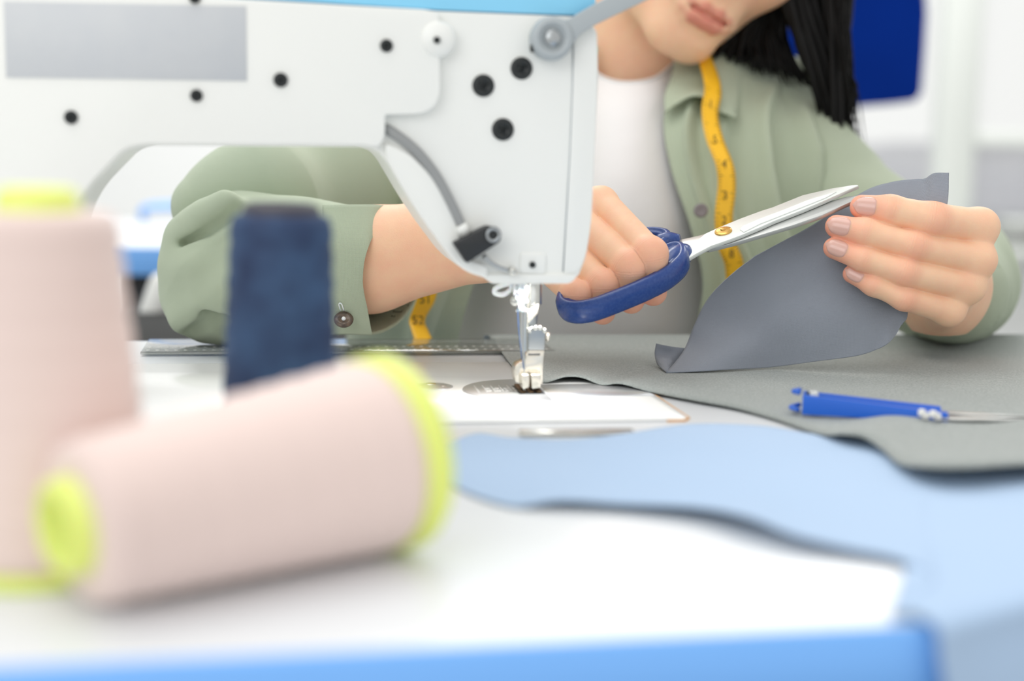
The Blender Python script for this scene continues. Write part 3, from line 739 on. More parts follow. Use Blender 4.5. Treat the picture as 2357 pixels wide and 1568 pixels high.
handle([(-36,-24,1),(-48,-34,1),(-62,-39,1),(-80,-42,1),(-95,-43,1),(-104,-39,1),(-107,-30,1),(-101,-21,1),(-85,-16,1),(-60,-15,1),(-42,-12,1),(-33,-12,1)], 6.2, 'finger_handle', ([(-27,-10,1.2),(-31,-14,1.1),(-38,-20,1),(-46,-27,1)], [3.6, 6.6, 7.6, 5.5]), 1.1, (6.0, [(-31, -10), (-33, -22), (-41, -33), (-47, -33), (-46, -24), (-44, -14), (-40, -9)]))
handle([(-33,10,-1.5),(-42,4,-1.5),(-56,2,-1.5),(-70,7,-1.5),(-76,17,-1.5),(-68,27,-1.5),(-52,30,-1.5),(-39,25,-1.5),(-32,17,-1.5)], 5.5, 'thumb_handle', ([(-25,6,-1.3),(-31,9,-1.5),(-37,12,-1.5)], [4.2, 6.5, 5.5]), 1.0)
fix_parent(SCI)
# ================================================================== person
PER = empty('person', at(1400, 800, 1.16), label='dark-haired person in sage shirt and white t-shirt leaning over the table, cutting fabric with scissors', cat='person')
def onSy(px, py, y):
    r = ray(px, py); t = (SP+syv*(y/1000)-CP).dot(syv)/r.dot(syv); return CP+r*t
def zB(zx, zy, D): return at(1240+zx/3.734, 380+zy/3.734, D)
def pB(zx, zy): return (1240+zx/3.734, 380+zy/3.734)
def zA(zx, zy, D): return at(1780+zx/3.563, 360+zy/3.563, D)
# ---- hand A: holds the cloth (right side of the photo)
FA = [
 dict(p=[zA(1690, 580, .829), zA(1310, 520, .815), zA(960, 443, .817), zA(728, 415, .822)], r=[.0104, .0097, .0084, .0070], nail=(.0150, .0118)),
 dict(p=[zA(1680, 850, .826), zA(1150, 735, .813), zA(750, 622, .816), zA(520, 575, .822)], r=[.0096, .0079, .0077, .0067], nail=(.0152, .0116)),
 dict(p=[zA(1600, 1065, .828), zA(1070, 950, .814), zA(740, 842, .816), zA(498, 752, .822)], r=[.0092, .0080, .0070, .0062], nail=(.0142, .0106)),
 dict(p=[zA(1440, 1260, .831), zA(1070, 1165, .817), zA(820, 1055, .818), zA(645, 965, .822)], r=[.0086, .0066, .0059, .0053], nail=(.0125, .0088)),
]
WA = zA(1400, 1130, .905); WA2 = at(2195, 668, .955); EA = at(2170, 640, 1.07)
CA = [WA+CR*0.010+CU*0.013, WA+CR*0.006+CU*0.004, WA-CU*0.004, WA-CU*0.012-CR*0.004]
THA = dict(p=[WA-CR*0.014+CU*0.005, at(2110, 600, .862), at(2040, 545, .850), at(1998, 505, .846)], r=[.014, .0115, .0100, .0085])
def handA(P):
    f = None
    for q in FA:
        e = chain(P, q['p'], q['r'], .004)
        f = e if f is None else smin(f, e, .0010)
    palm = None
    for q, c in zip(FA, CA):
        e = rc(P, q['p'][0], c, q['r'][0]*1.02, .014); palm = e if palm is None else smin(palm, e, .009)
    palm = smin(palm, rc(P, WA, WA2, .0255, .0275), .02)
    palm = smin(palm, rc(P, WA2, EA, .0275, .036), .01)
    palm = smin(palm, chain(P, THA['p'], THA['r'], .006), .012)
    return smin(f, palm, .0055)
# ---- hand B: holds the scissors (centre)
def through(px, py, x, dx, ty, tz, px2):
    pip = onSy(px, py, -25)
    return pip
def finger_B(mcp, pipz, botz, tip, r):
    pip = onSy(*pB(*pipz), -26.5)
    bot = onSy(*pB(*botz), -27.5)
    a = bot
    dip = onSy(*pB(*tip), -21)
    tp = dip+syv*0.012+nzv*0.004
    return dict(p=[mcp, pip, a, dip, tp], r=r)
FB = [
 finger_B(zB(500, 335, .842), (968, 770), (985, 915), (985, 1110), 0, [.0098, .0086, .0078, .0068, .006]) if False else dict(p=[zB(535, 332, .842), onSy(*pB(962, 765), -25.0), onSy(*pB(985, 925), -27.0), onSy(*pB(985, 1095), -23), onSy(*pB(950, 1060), -10)], r=[.0098, .0086, .0076, .0068, .006]),
 dict(p=[zB(320, 470, .832), onSy(*pB(785, 880), -25.5), onSy(*pB(785, 1045), -27.5), onSy(*pB(795, 1165), -22), onSy(*pB(760, 1150), -9)], r=[.0100, .0088, .0078, .0066, .006]),
 dict(p=[zB(170, 670, .829), onSy(*pB(553, 1040), -26), onSy(*pB(555, 1140), -28), onSy(*pB(550, 1262), -22), onSy(*pB(520, 1230), -9)], r=[.0096, .0082, .0074, .0064, .0055]),
 dict(p=[zB(50, 850, .832), onSy(*pB(318, 1120), -26.5), onSy(*pB(315, 1180), -28), onSy(*pB(325, 1255), -17), onSy(*pB(300, 1230), -9)], r=[.0090, .0074, .0066, .0056, .005]),
]
WB = at(1125, 540, .850); WB2 = at(850, 598, .868); EB = at(590, 605, .905)
CB = [WB+CU*0.010+CF*0.004, WB+CU*0.004-CF*0.002, WB-CU*0.004-CF*0.003, WB-CU*0.011]
THB = dict(p=[WB+CU*0.004+CF*0.012+CR*.012, at(1320, 545, .868), at(1430, 560, .868), at(1488, 560, .856)], r=[.014, .0125, .0100, .0080])
def handB(P):
    f = None
    for q in FB:
        e = chain(P, q['p'], q['r'], .004)
        e = smin(e, ell(P, q['p'][1], (q['r'][1]*1.05,)*3), .004)
        f = e if f is None else smin(f, e, .0010)
    palm = None
    for q, c in zip(FB, CB):
        e = rc(P, q['p'][0], c, q['r'][0]*1.04, .014); palm = e if palm is None else smin(palm, e, .010)
    palm = smin(palm, rc(P, WB, WB2, .0255, .0308), .012)
    palm = smin(palm, rc(P, WB2, EB, .0308, .040), .01)
    palm = smin(palm, chain(P, THB['p'], THB['r'], .006), .012)
    return smin(f, palm, .0032)
def bounds(pts, pad):
    a = np.array([list(p) for p in pts]); return a.min(0)-pad, a.max(0)+pad
# ---- head
HY, HP, HR = math.radians(HEAD_Y), math.radians(HEAD_P), math.radians(HEAD_R)
def hrot():
    Ry = Matrix.Rotation(HY, 3, 'Z'); Rp = Matrix.Rotation(HP, 3, 'X'); Rr = Matrix.Rotation(HR, 3, 'Y')
    M = Rr @ Ry @ Rp
    B = Matrix((CR, CF, CU)).transposed()
    return B @ M
HM = hrot()
MOUTH = Vector((0.0, -0.099, -0.0685))
HSC = 1.06
HO = at(*HEAD_AT, 1.035)-HM @ MOUTH*HSC
HMn = np.array([[HM[i][j] for j in range(3)] for i in range(3)], np.float32)
NB = at(1440, 300, 1.185)
LIPU = [(0, -.0960, -.0644), (.0060, -.0960, -.0640), (.0150, -.0925, -.0655), (.0240, -.0866, -.0680)]; LIPUr = [.0027, .0027, .0024, .0017]
LIPL = [(0, -.0955, -.0735), (.009, -.0935, -.0732), (.017, -.0895, -.0715), (.0238, -.0864, -.0688)]; LIPLr = [.0048, .0044, .0034, .0017]
def head_local(Q):
    """Q in head coordinates: x to the photo's right, -y out of the face, z up"""
    X = Q.copy(); X[:, 0] = np.abs(X[:, 0])
    d = ell(Q, (0, .022, .040), (.074, .092, .086))
    d = smin(d, ell(Q, (0, -.020, -.026), (.064, .069, .078)), .03)
    jaw = rc(X, (.047, .006, -.056), (.012, -.070, -.092), .017, .0135)
    d = smin(d, jaw, .028)
    d = smin(d, ell(Q, (0, -.079, -.0925), (.019, .0140, .0140)), .018)
    d = smin(d, ell(X, (.036, -.056, -.024), (.026, .026, .026)), .022)
    d = smin(d, ell(Q, (0, -.080, -.064), (.027, .0165, .024)), .015)
    d = smin(d, rc(Q, (0, -.087, .012), (0, -.108, -.033), .0060, .0085), .012)
    d = smin(d, ell(X, (.0105, -.098, -.038), (.0070, .0085, .0060)), .007)
    d = smin(d, rc(X, (.012, -.088, .022), (.045, -.070, .022), .008, .008), .012)
    d = smax(d, -ell(X, (.031, -.089, .004), (.014, .012, .010)), .012)
    d = smin(d, ell(X, (.031, -.072, .003), (.0125, .0125, .0125)), .003)
    ear = ell(X, (.074, .012, -.008), (.007, .016, .030)); d = smin(d, ear, .006)
    d = smax(d, -rc(X, (.004, -.102, -.0470), (.004, -.099, -.055), .0015, .0015), .004)
    # lips
    d = smin(d, chain(X, LIPU, LIPUr, .005), .0050)
    d = smin(d, chain(X, LIPL, LIPLr, .005), .0045)
    d = smax(d, -chain(X, [(0, -.0992, -.0682), (.012, -.0964, -.0680), (.0215, -.0902, -.0684)], [.0018, .0016, .0009], .002), .0014)
    d = smax(d, -rc(X, (0, -.1010, -.0845), (.010, -.0990, -.0840), .0030, .0020), .008)
    return d
SHL, SHR = at(1770, 340, 1.22), at(1080, 300, 1.25)
def headf(P):
    Q = ((P-A3(HO)) @ HMn)/HSC
    d = head_local(Q)*HSC
    nb = HO+HM @ Vector((0, .035, -.055))
    nk = rc(P, nb, NB, .050, .052)
    return smin(d, nk, .020)
def torsof(P):
    nk = smin(rc(P, NB, SHL, .050, .045), rc(P, NB, SHR, .050, .045), .05)
    nk = smin(nk, rc(P, at(1440, 330, 1.19), at(1390, 900, 1.22), .060, .075), .03)
    nk = smin(nk, chain(P, [SHL, at(1860, 442, 1.125), at(2010, 570, 1.08), EA], [.040, .036, .034, .030], .02), .02)
    return smin(nk, chain(P, [SHR, at(565, 500, .965), EB], [.045, .034, .032], .02), .02)
loA, hiA = bounds([p for q in FA for p in q['p']]+THA['p']+[WA, WA2], .022)
loB, hiB = bounds([p for q in FB for p in q['p']]+THB['p']+[WB, WB2], .022)
parts = []
ea = at(2230, 640, 1.0)
parts.append(surface_net(handA, loA, hiA+np.array([0, .03, 0]), HVOX))
parts.append(surface_net(handB, loB-np.array([.06, 0, .02]), hiB, HVOX))
lo_, hi_ = bounds([HO, NB], .085); lo_[2] += .02; parts.append(surface_net(headf, lo_-np.array([.04, .04, 0]), hi_+np.array([.04, .04, .05]), .0013))
parts.append(surface_net(torsof, *bounds([SHL, SHR, EA, EB, at(1390, 900, 1.22), at(565, 500, .95), at(2190, 640, 1.1)], .09), .005))
V_, F_, off = [], [], 0
for v, f in parts: V_.append(v); F_.append(f+off); off += len(v)
V_ = np.concatenate(V_); F_ = np.concatenate(F_)
nsk = len(F_)
red = np.zeros(len(V_)); along = np.zeros(len(V_)); wrk = np.zeros(len(V_)); lip = np.zeros(len(V_))
n1, n2, n3, n4 = (len(p[0]) for p in parts)
def fing_attr(sl, fingers, tip_red):
    P = V_[sl].astype(np.float32)
    best = np.full(len(P), 1e9); al = np.zeros(len(P)); wk = np.zeros(len(P)); rd = np.zeros(len(P))
    for q in fingers:
        s0 = 0
        for i in range(len(q['p'])-1):
            a = A3(q['p'][i]); b = A3(q['p'][i+1]); ba = b-a; L_ = float(np.sqrt(ba @ ba)); h = np.clip((P-a) @ ba/(L_*L_), 0, 1)
            d = np.sqrt((((P-a)-h[:, None]*ba)**2).sum(1)); m = d < best
            best[m] = d[m]; al[m] = s0+h[m]*L_
            w = np.zeros(len(P)); rr_ = np.zeros(len(P))
            if i == 0: w = np.clip((h-1+.009/L_)*L_/.009, 0, 1); rr_ = 0.35*w
            elif i == 1: w = np.maximum(np.clip(1-h*L_/.009, 0, 1), np.clip(1-(1-h)*L_/.005, 0, 1)*.8); rr_ = .35*w
            else: w = np.clip(1-h*L_/.005, 0, 1)*.8; rr_ = (0.25+0.55*h)*tip_red
            wk[m] = w[m]; rd[m] = rr_[m]; s0 += L_
    near = best < .016
    al[~near] = 0; wk[~near] = 0; rd[~near] = 0.05
    along[sl] = al; wrk[sl] = wk; red[sl] = rd
fing_attr(slice(0, n1), FA, 1.0); fing_attr(slice(n1, n1+n2), FB, .7)
Q = ((V_[n1+n2:n1+n2+n3].astype(np.float32)-A3(HO)) @ HMn)/HSC; X = Q.copy(); X[:, 0] = np.abs(X[:, 0])
dl = np.minimum(chain(X, LIPU, LIPUr, .003), chain(X, LIPL, LIPLr, .003))
lip[n1+n2:n1+n2+n3] = np.clip(1.5-np.maximum(dl, 0)/.0012, 0, 1)*.75*(Q[:, 1] < -.07)
dn = Q[:, 1]+0.02
red[n1+n2:n1+n2+n3] = np.clip(0.35-np.sqrt(((X-np.array([.04, -.07, -.03]))**2).sum(1))*8, 0, .3)
# nails
def nail(q, L_, Wd, lift=.00025, back=0.0):
    a = Vector(q['p'][-2]); b = Vector(q['p'][-1]); ax = (b-a).normalized(); r = q['r'][-1]
    dors = -CF; dors = (dors-ax*dors.dot(ax)).normalized(); sd = ax.cross(dors)
    c = b-ax*(L_*0.16+back); vs = []; fs = []; nu_, nv_ = 15, 17
    Hw = min(0.95, Wd/2/r)
    phim = math.asin(Hw)
    rr0 = q['r'][-2]; full = (b-a).length
    for j in range(nv_):
        t = -1+2*j/(nv_-1)
        for i in range(nu_):
            s = -1+2*i/(nu_-1)
            # rounded-rectangle mapping
            k = (1-abs(t)**2.8*(0.78 if t > 0 else .55))
            k2 = (1-abs(s)**2.6*0.16)
            al_ = t*L_/2*k2; ph = s*phim*k
            p0 = c+ax*al_
            over = max(0.0, (p0-b).dot(ax)); h = max(0, min(1, (p0-a).dot(ax)/full)); r_ = rr0+(r-rr0)*h
            r_ = math.sqrt(max(r_*r_-over*over*.72, 1e-8)) + lift
            edge = max(abs(s), abs(t)); r_ -= 0.0007*max(0, edge-.75)/.25 if edge > .75 else 0
            vs.append(p0+(dors*math.cos(ph)+sd*math.sin(ph))*r_)
    for j in range(nv_-1):
        for i in range(nu_-1): fs.append((j*nu_+i, j*nu_+i+1, (j+1)*nu_+i+1, (j+1)*nu_+i))
    return np.array([list(v) for v in vs]), np.array(fs)
allV = [V_]; allF = [F_]; off = len(V_)
for q in FA:
    v, f = nail(q, q['nail'][0], q['nail'][1]); allV.append(v); allF.append(f+off); off += len(v)
VV = np.concatenate(allV); FF = np.concatenate(allF)
fm = np.zeros(len(FF), np.int32); fm[nsk:] = 1
me = fast_mesh('body', VV, FF, [M_skin, M_nail], fm)
pad = len(VV)-len(V_)
for nm, arr in (('red', red), ('along', along), ('wrk', wrk), ('lip', lip)):
    a = me.attributes.new(nm, 'FLOAT', 'POINT'); a.data.foreach_set('value', np.concatenate([arr, np.zeros(pad)]).astype(np.float32))
body = bpy.data.objects.new('body', me); link(body, PER)

# ---- hair: cap plus long locks falling on the photo's right
def hair_cap(P):
    Q = (P-A3(HO)) @ HMn
    d = ell(Q, (0, .026, .044), (.086, .102, .096))
    d = smin(d, ell(Q, (0, .060, -.030), (.078, .055, .075)), .03)
    cut = ell(Q, (0, -.085, -.045), (.068, .085, .120))
    d = smax(d, -cut, .012)
    return d+0.0012*np.sin(Q[:, 0]*900)
hv, hf = surface_net(hair_cap, *bounds([HO], .17), .0035)
bm = bmesh.new()
hm = bpy.data.meshes.new('tmp'); hm.from_pydata([tuple(v) for v in hv], [], [tuple(f) for f in hf]); bm.from_mesh(hm)
rr = random.Random(11)
def lock(p0, p1, p2, p3, r, jit=.004):
    j = lambda k=jit: Vector((rr.uniform(-k, k), rr.uniform(-k, k), rr.uniform(-k, k)))
    tube(bm, [p0+j(), p1+j(), p2+j(), p3+j()], [r, r, r*.9, r*.2], 6, n=12)
# right bundle: behind the cheek, over the shoulder
for i in range(240):
    t = rr.random(); s = rr.random()
    p0 = at(1770+165*t, -150+rr.uniform(-20, 20), 1.075+.05*s)
    p1 = at(1800+150*t, -20, 1.075+.045*s)
    p2 = at(1845+103*t**.8, 120+80*t, 1.08+.03*s)
    p3 = at(1893+50*t, 240+190*t**1.3+rr.uniform(-15, 30), 1.085+.02*s)
    lock(p0, p1, p2, p3, rr.uniform(.0016, .0036))
# hair behind the jaw, sweeping down onto the shoulder
for i in range(230):
    t = rr.random(); s = rr.random()
    p0 = at(1760+90*t, -120, 1.10+.03*s)
    p1 = at(1735+90*t, -10, 1.10+.03*s)
    p2 = at(1680+120*t, 70+10*t, 1.10+.03*s)
    p3 = at(1622+235*t, 122+66*t**1.4+rr.uniform(-10, 16), 1.092+.03*s)
    lock(p0, p1, p2, p3, rr.uniform(.0018, .0038))
for i in range(26):    # thin strands over the collar and at the outer edge
    t = rr.random()
    lock(at(1940, -60, 1.07), at(1945, 100, 1.07), at(1950+10*t, 220, 1.08), at(1935+50*t, 300+60*t, 1.09), .0007, .007)
for sx in (-1, 1):     # brows and lashes
    for pts, r in (([(.012, -.094, .0235), (.030, -.091, .029), (.048, -.078, .025)], .0018), ([(.019, -.0815, -.003), (.031, -.0865, -.0065), (.043, -.0800, -.003)], .0008)):
        q = [HO+HM @ (Vector((x*sx, y, z))*HSC) for x, y, z in pts]; tube(bm, q, [r*.4, r, r*.3], 6, n=12)
hair = bm_obj('hair', bm, M_hair, PER, recalc=False)
bpy.data.meshes.remove(hm)

# ---- white t-shirt
tr = [
 [(1250, 95, 1.17), (1345, 150, 1.125), (1400, 183, 1.098), (1455, 190, 1.085), (1510, 178, 1.09), (1556, 142, 1.115), (1640, 80, 1.17)],
 [(1190, 200, 1.17), (1300, 245, 1.11), (1370, 260, 1.07), (1450, 268, 1.055), (1530, 262, 1.07), (1620, 250, 1.11), (1760, 200, 1.17)],
 [(1120, 400, 1.17), (1240, 400, 1.09), (1340, 405, 1.04), (1440, 408, 1.025), (1550, 405, 1.045), (1670, 400, 1.09), (1800, 380, 1.17)],
 [(1030, 560, 1.18), (1150, 560, 1.08), (1280, 560, 1.03), (1410, 560, 1.015), (1560, 560, 1.03), (1690, 560, 1.08), (1830, 560, 1.18)],
 [(980, 700, 1.18), (1110, 700, 1.08), (1240, 700, 1.045), (1380, 700, 1.03), (1530, 700, 1.045), (1670, 700, 1.08), (1820, 700, 1.18)],
 [(960, 860, 1.2), (1100, 860, 1.09), (1230, 860, 1.06), (1370, 860, 1.05), (1520, 860, 1.06), (1670, 860, 1.09), (1820, 860, 1.2)],
 [(950, 1100, 1.25), (1100, 1100, 1.14), (1230, 1100, 1.10), (1370, 1100, 1.09), (1520, 1100, 1.10), (1670, 1100, 1.14), (1820, 1100, 1.25)]]
def teefold(P, u, v):
    return 0.0028*snoise(P*np.array([1.0, 1.0, .5]), 26)*np.clip(v*3, 0, 1)+0.0035*np.sin(v*16+u*7+2*np.sin(u*6))*np.clip((v-.3)*2, 0, 1)
tee = grid_mesh('t_shirt', patch([[at(*p) for p in r] for r in tr], 90, 110, teefold), M_tee, PER, 0.0012)
bm = bmesh.new(); tube(bm, [at(x, y, d_-.0015) for x, y, d_ in tr[0][1:6]], [.0011]*5, 8, n=40); nb_ = bm_obj('neckband', bm, M_tee, None); nb_.parent = tee
# ---- shirt
pr = [
 [(1558, 118, 1.125), (1620, 95, 1.130), (1700, 100, 1.140), (1775, 130, 1.150), (1835, 180, 1.170), (1862, 215, 1.22)],
 [(1560, 170, 1.105), (1630, 165, 1.095), (1710, 170, 1.10), (1790, 190, 1.115), (1855, 232, 1.14), (1895, 285, 1.20)],
 [(1528, 275, 1.060), (1605, 270, 1.045), (1695, 265, 1.05), (1790, 270, 1.065), (1865, 300, 1.10), (1920, 350, 1.18)],
 [(1545, 390, 1.035), (1625, 395, 1.020), (1715, 395, 1.025), (1810, 390, 1.045), (1890, 400, 1.09), (1950, 430, 1.17)],
 [(1588, 520, 1.020), (1660, 520, 1.005), (1740, 520, 1.015), (1825, 520, 1.045), (1895, 520, 1.09), (1950, 520, 1.17)],
 [(1618, 650, 1.022), (1690, 650, 1.005), (1770, 650, 1.020), (1850, 650, 1.05), (1905, 650, 1.10), (1960, 650, 1.17)],
 [(1600, 790, 1.040), (1680, 790, 1.02), (1770, 790, 1.035), (1850, 790, 1.07), (1910, 790, 1.12), (1960, 790, 1.18)],
 [(1590, 1000, 1.08), (1670, 1000, 1.06), (1760, 1000, 1.07), (1850, 1000, 1.10), (1910, 1000, 1.14), (1960, 1000, 1.20)]]
def pfold(P, u, v):
    w = np.sin(u*17+3.2*np.sin(v*2.6+.4)+v*2.2)
    w2 = np.sin(u*31+4*np.sin(v*3.1)+v*6)
    return (0.0230*np.exp(-(w/.45)**2)*(.6+.4*np.sin(v*5+u*9))-.005+0.0030*w2+0.0022*snoise(P*np.array([1, 1, .6]), 40))*np.clip((v-.06)*3, 0, 1)**1.3*np.clip(u*6, 0.12, 1)*np.clip((1-u)*4, .05, 1)
G = patch([[at(*p) for p in r] for r in pr], 110, 120, pfold)
shirt = grid_mesh('shirt', G, M_shirt, PER, 0.0012)
def sub(name, G, m=None, thick=.0012):
    return grid_mesh(name, G, m or M_shirt, shirt, thick)
pl = [
 [(1375, 110, 1.125), (1300, 90, 1.130), (1200, 110, 1.140), (1080, 140, 1.150), (960, 190, 1.18)],
 [(1320, 270, 1.065), (1230, 270, 1.05), (1130, 270, 1.055), (1010, 285, 1.075), (880, 310, 1.13)],
 [(1225, 400, 1.040), (1130, 400, 1.02), (1030, 400, 1.025), (930, 400, 1.050), (830, 410, 1.11)],
 [(1130, 560, 1.015), (1050, 560, .995), (970, 560, 1.000), (890, 560, 1.030), (800, 560, 1.10)],
 [(1088, 660, 1.010), (1020, 660, .992), (950, 660, .998), (870, 660, 1.030), (790, 660, 1.10)],
 [(1052, 790, 1.020), (990, 790, 1.00), (920, 790, 1.01), (850, 790, 1.04), (780, 790, 1.11)],
 [(1020, 1000, 1.08), (960, 1000, 1.06), (900, 1000, 1.07), (840, 1000, 1.1), (780, 1000, 1.15)]]
def pfold2(P, u, v):
    w = np.sin(u*15+2.2*np.sin(v*3.0)+v*1.5)
    return (0.0060*w+0.004*snoise(P, 40))*np.clip(u*6, 0.10, 1)
sub('shirt_front', patch([[at(*p) for p in r] for r in pl], 90, 100, pfold2))
# collar leaves
cl = [[(1553, 138, 1.112), (1580, 120, 1.118), (1625, 108, 1.122), (1665, 108, 1.125)],
      [(1545, 180, 1.083), (1575, 170, 1.085), (1625, 160, 1.088), (1668, 158, 1.095)],
      [(1530, 225, 1.060), (1562, 215, 1.060), (1622, 205, 1.066), (1678, 205, 1.072)],
      [(1532, 262, 1.048), (1560, 240, 1.047), (1608, 222, 1.040), (1692, 262, 1.045)]]
sub('collar', patch([[at(*p) for p in r] for r in cl], 30, 30, lambda P, u, v: .0012*snoise(P, 50)))
cl2 = [[(1640, 105, 1.110), (1680, 100, 1.120), (1720, 110, 1.130)], [(1640, 165, 1.078), (1670, 165, 1.085), (1705, 175, 1.095)], [(1632, 215, 1.050), (1660, 215, 1.056), (1698, 225, 1.066)], [(1640, 250, 1.036), (1668, 262, 1.036), (1694, 272, 1.040)]]
sub('collar', patch([[at(*p) for p in r] for r in cl2], 24, 30))
# sleeves as signed distance surfaces
S1 = [at(560, 608, .905), at(700, 618, .885), at(850, 626, .868)]
S2 = [at(565, 500, .945), at(720, 440, 1.02), at(900, 250, 1.13), at(1000, 200, 1.17)]
cutn = (at(1000, 626, .868-.0465)-at(850, 626, .868)).normalized()
cutp = at(872, 620, .868)
rsx = random.Random(5)
WR = [  # wrinkles on the lower sleeve: (points, radius, push) in photo pixels with depth
 ([(405, 610, .880), (470, 622, .862), (520, 655, .858), (560, 700, .860)], .0050, +1),
 ([(420, 540, .880), (470, 500, .868), (520, 470, .862)], .0060, +1),
 ([(430, 560, .870), (480, 530, .862), (540, 490, .858)], .0040, -1),
 ([(425, 735, .875), (470, 700, .862), (520, 690, .858)], .0050, +1),
 ([(440, 760, .875), (490, 730, .862), (530, 720, .860)], .0035, -1),
 ([(470, 690, .862), (500, 740, .864), (520, 770, .87)], .003, -1)]
WRp = [([at(*p) for p in w[0]], w[1], w[2]) for w in WR]
def ramp(P): return np.clip(((A3(at(760, 620, .87))-P) @ A3(CR))/.06, 0, 1)
def sl1(P):
    d = rc(P, S1[0], S1[1], .0465, .0415); d = smin(d, rc(P, S1[1], S1[2], .0415, .0385), .01)
    d = smin(d, rc(P, at(480, 690, .895), at(600, 690, .89), .022, .024), .03)
    for w, r, sg in WRp:
        e = chain(P, w, [r]*len(w), .002)
        d = smin(d, e-.0005, .016) if sg > 0 else smax(d, -(e), .010)
    d = d-0.0016*snoise(P, 55)-.0022*(1-np.abs(snoise(P*A3((1.0, 1.0, 1.6))+3, 26)))**3*(ramp(P))-.0004*snoise(P, 160)
    ax_ = (P-A3(cutp)) @ A3(cutn)
    d = np.where(ax_ > -.035, np.maximum(d, -(d+.0022)), d)
    return smax(d, ax_, .0012)
def sl2(P):
    d = rc(P, S2[0], S2[1], .0415, .054); d = smin(d, rc(P, S2[1], S2[2], .054, .066), .02); d = smin(d, rc(P, S2[2], S2[3], .066, .075), .02)
    d = smin(d, rc(P, at(445, 478, .915), at(600, 440, .93), .010, .030), .035)
    return d-0.0028*snoise(P, 40)-.004*(1-np.abs(snoise(P+1, 18)))**3
def rest(v): v[:, 2] = np.where(v[:, 1] < EDGE_Y+.004, np.maximum(v[:, 2], .0036), v[:, 2]); return v
v, f = surface_net(sl1, *bounds(S1+[at(880, 600, .868)], .065), SVOX); v = rest(v)
o = bpy.data.objects.new('sleeve', fast_mesh('sleeve', v, f, [M_shirt])); link(o, shirt)
v, f = surface_net(sl2, *bounds(S2, .09), SVOX*1.3)
o = bpy.data.objects.new('upper_sleeve', fast_mesh('upper_sleeve', v, f, [M_shirt])); link(o, shirt)
# other arm: shoulder -> elbow -> wrist
S3 = [at(1745, 300, 1.17), at(1850, 432, 1.11), at(2010, 565, 1.07), at(2182, 655, 1.035)]
S4 = [at(2190, 650, 1.04), at(2196, 668, .935)]
WR2 = [
       ([at(2275, 610, .95), at(2305, 690, .95)], .0035)]
cut2 = (WA-WA2).normalized(); cutp2 = at(2190, 668, .913)
def sl3(P):
    d = chain(P, S3, [.062, .050, .045, .042], .02)
    d = smin(d, rc(P, S4[0], S4[1], .043, .0345), .02)
    for w, r in WR2: d = smax(d, -chain(P, w, [r]*len(w), .002), .014)
    d = d-0.0020*snoise(P, 45)-.0045*(1-np.abs(snoise(P+5, 22)))**3-.0005*snoise(P, 130)
    ax_ = (P-A3(cutp2)) @ A3(cut2)
    d = np.where(ax_ > -.03, np.maximum(d, -(d+.0026)), d)
    return smax(d, ax_, .0012)
v, f = surface_net(sl3, *bounds(S3+S4, .085), SVOX*1.1); v = rest(v)
o = bpy.data.objects.new('sleeve', fast_mesh('sleeve', v, f, [M_shirt])); link(o, shirt)
# open cuff flap with its button and buttonhole
cf = [[(742, 474, .842), (800, 473, .843), (860, 473, .850), (896, 474, .868)],
      [(742, 560, .829), (795, 560, .829), (838, 562, .831), (850, 562, .833)],
      [(742, 640, .829), (795, 640, .829), (825, 642, .830), (834, 642, .831)],
      [(745, 710, .836), (795, 710, .837), (830, 712, .839), (845, 712, .841)],
      [(750, 768, .850), (795, 768, .850), (835, 769, .850), (857, 770, .851)]]
cf = [[(x, y, d_-.001) for x, y, d_ in r] for r in cf]
sub('cuff', patch([[at(*p) for p in r] for r in cf], 36, 50, lambda P, u, v: .0006*snoise(P, 70)), thick=.0016)
bc = at(791, 736, .833); bdir = (CP-bc).normalized()*0.75+Vector((0, 0, 1))*0.66
bm = bmesh.new(); lathe(bm, [(0, .0008), (.0020, .0008), (.0032, .0014), (.0052, .0013), (.0058, .0004), (.0056, -.0006), (0, -.0006)], bc, bdir, 32); bm_obj('button', bm, M_shell, shirt)
bm = bmesh.new(); lathe(bm, [(0, .0022), (.0010, .0018), (.0013, .0008)], bc, bdir, 12); bm_obj('button_thread', bm, M_lint, shirt)
bm = bmesh.new(); tube(bm, [at(784, 715, .836), at(780, 700, .832), at(786, 700, .832), at(792, 716, .836)], [.0004]*4, 6, n=14); bm_obj('buttonhole', bm, M_lint, shirt)
bc = at(1613, 485, .993); bm = bmesh.new(); lathe(bm, [(0, .0010), (.0025, .0008), (.0042, .0016), (.0050, .0010), (.0050, -.001), (0, -.001)], bc, -CF, 28); bm_obj('button', bm, M_gbutton, shirt)
fix_parent(PER)
for o in shirt.children: o.matrix_parent_inverse = Matrix.Identity(4)

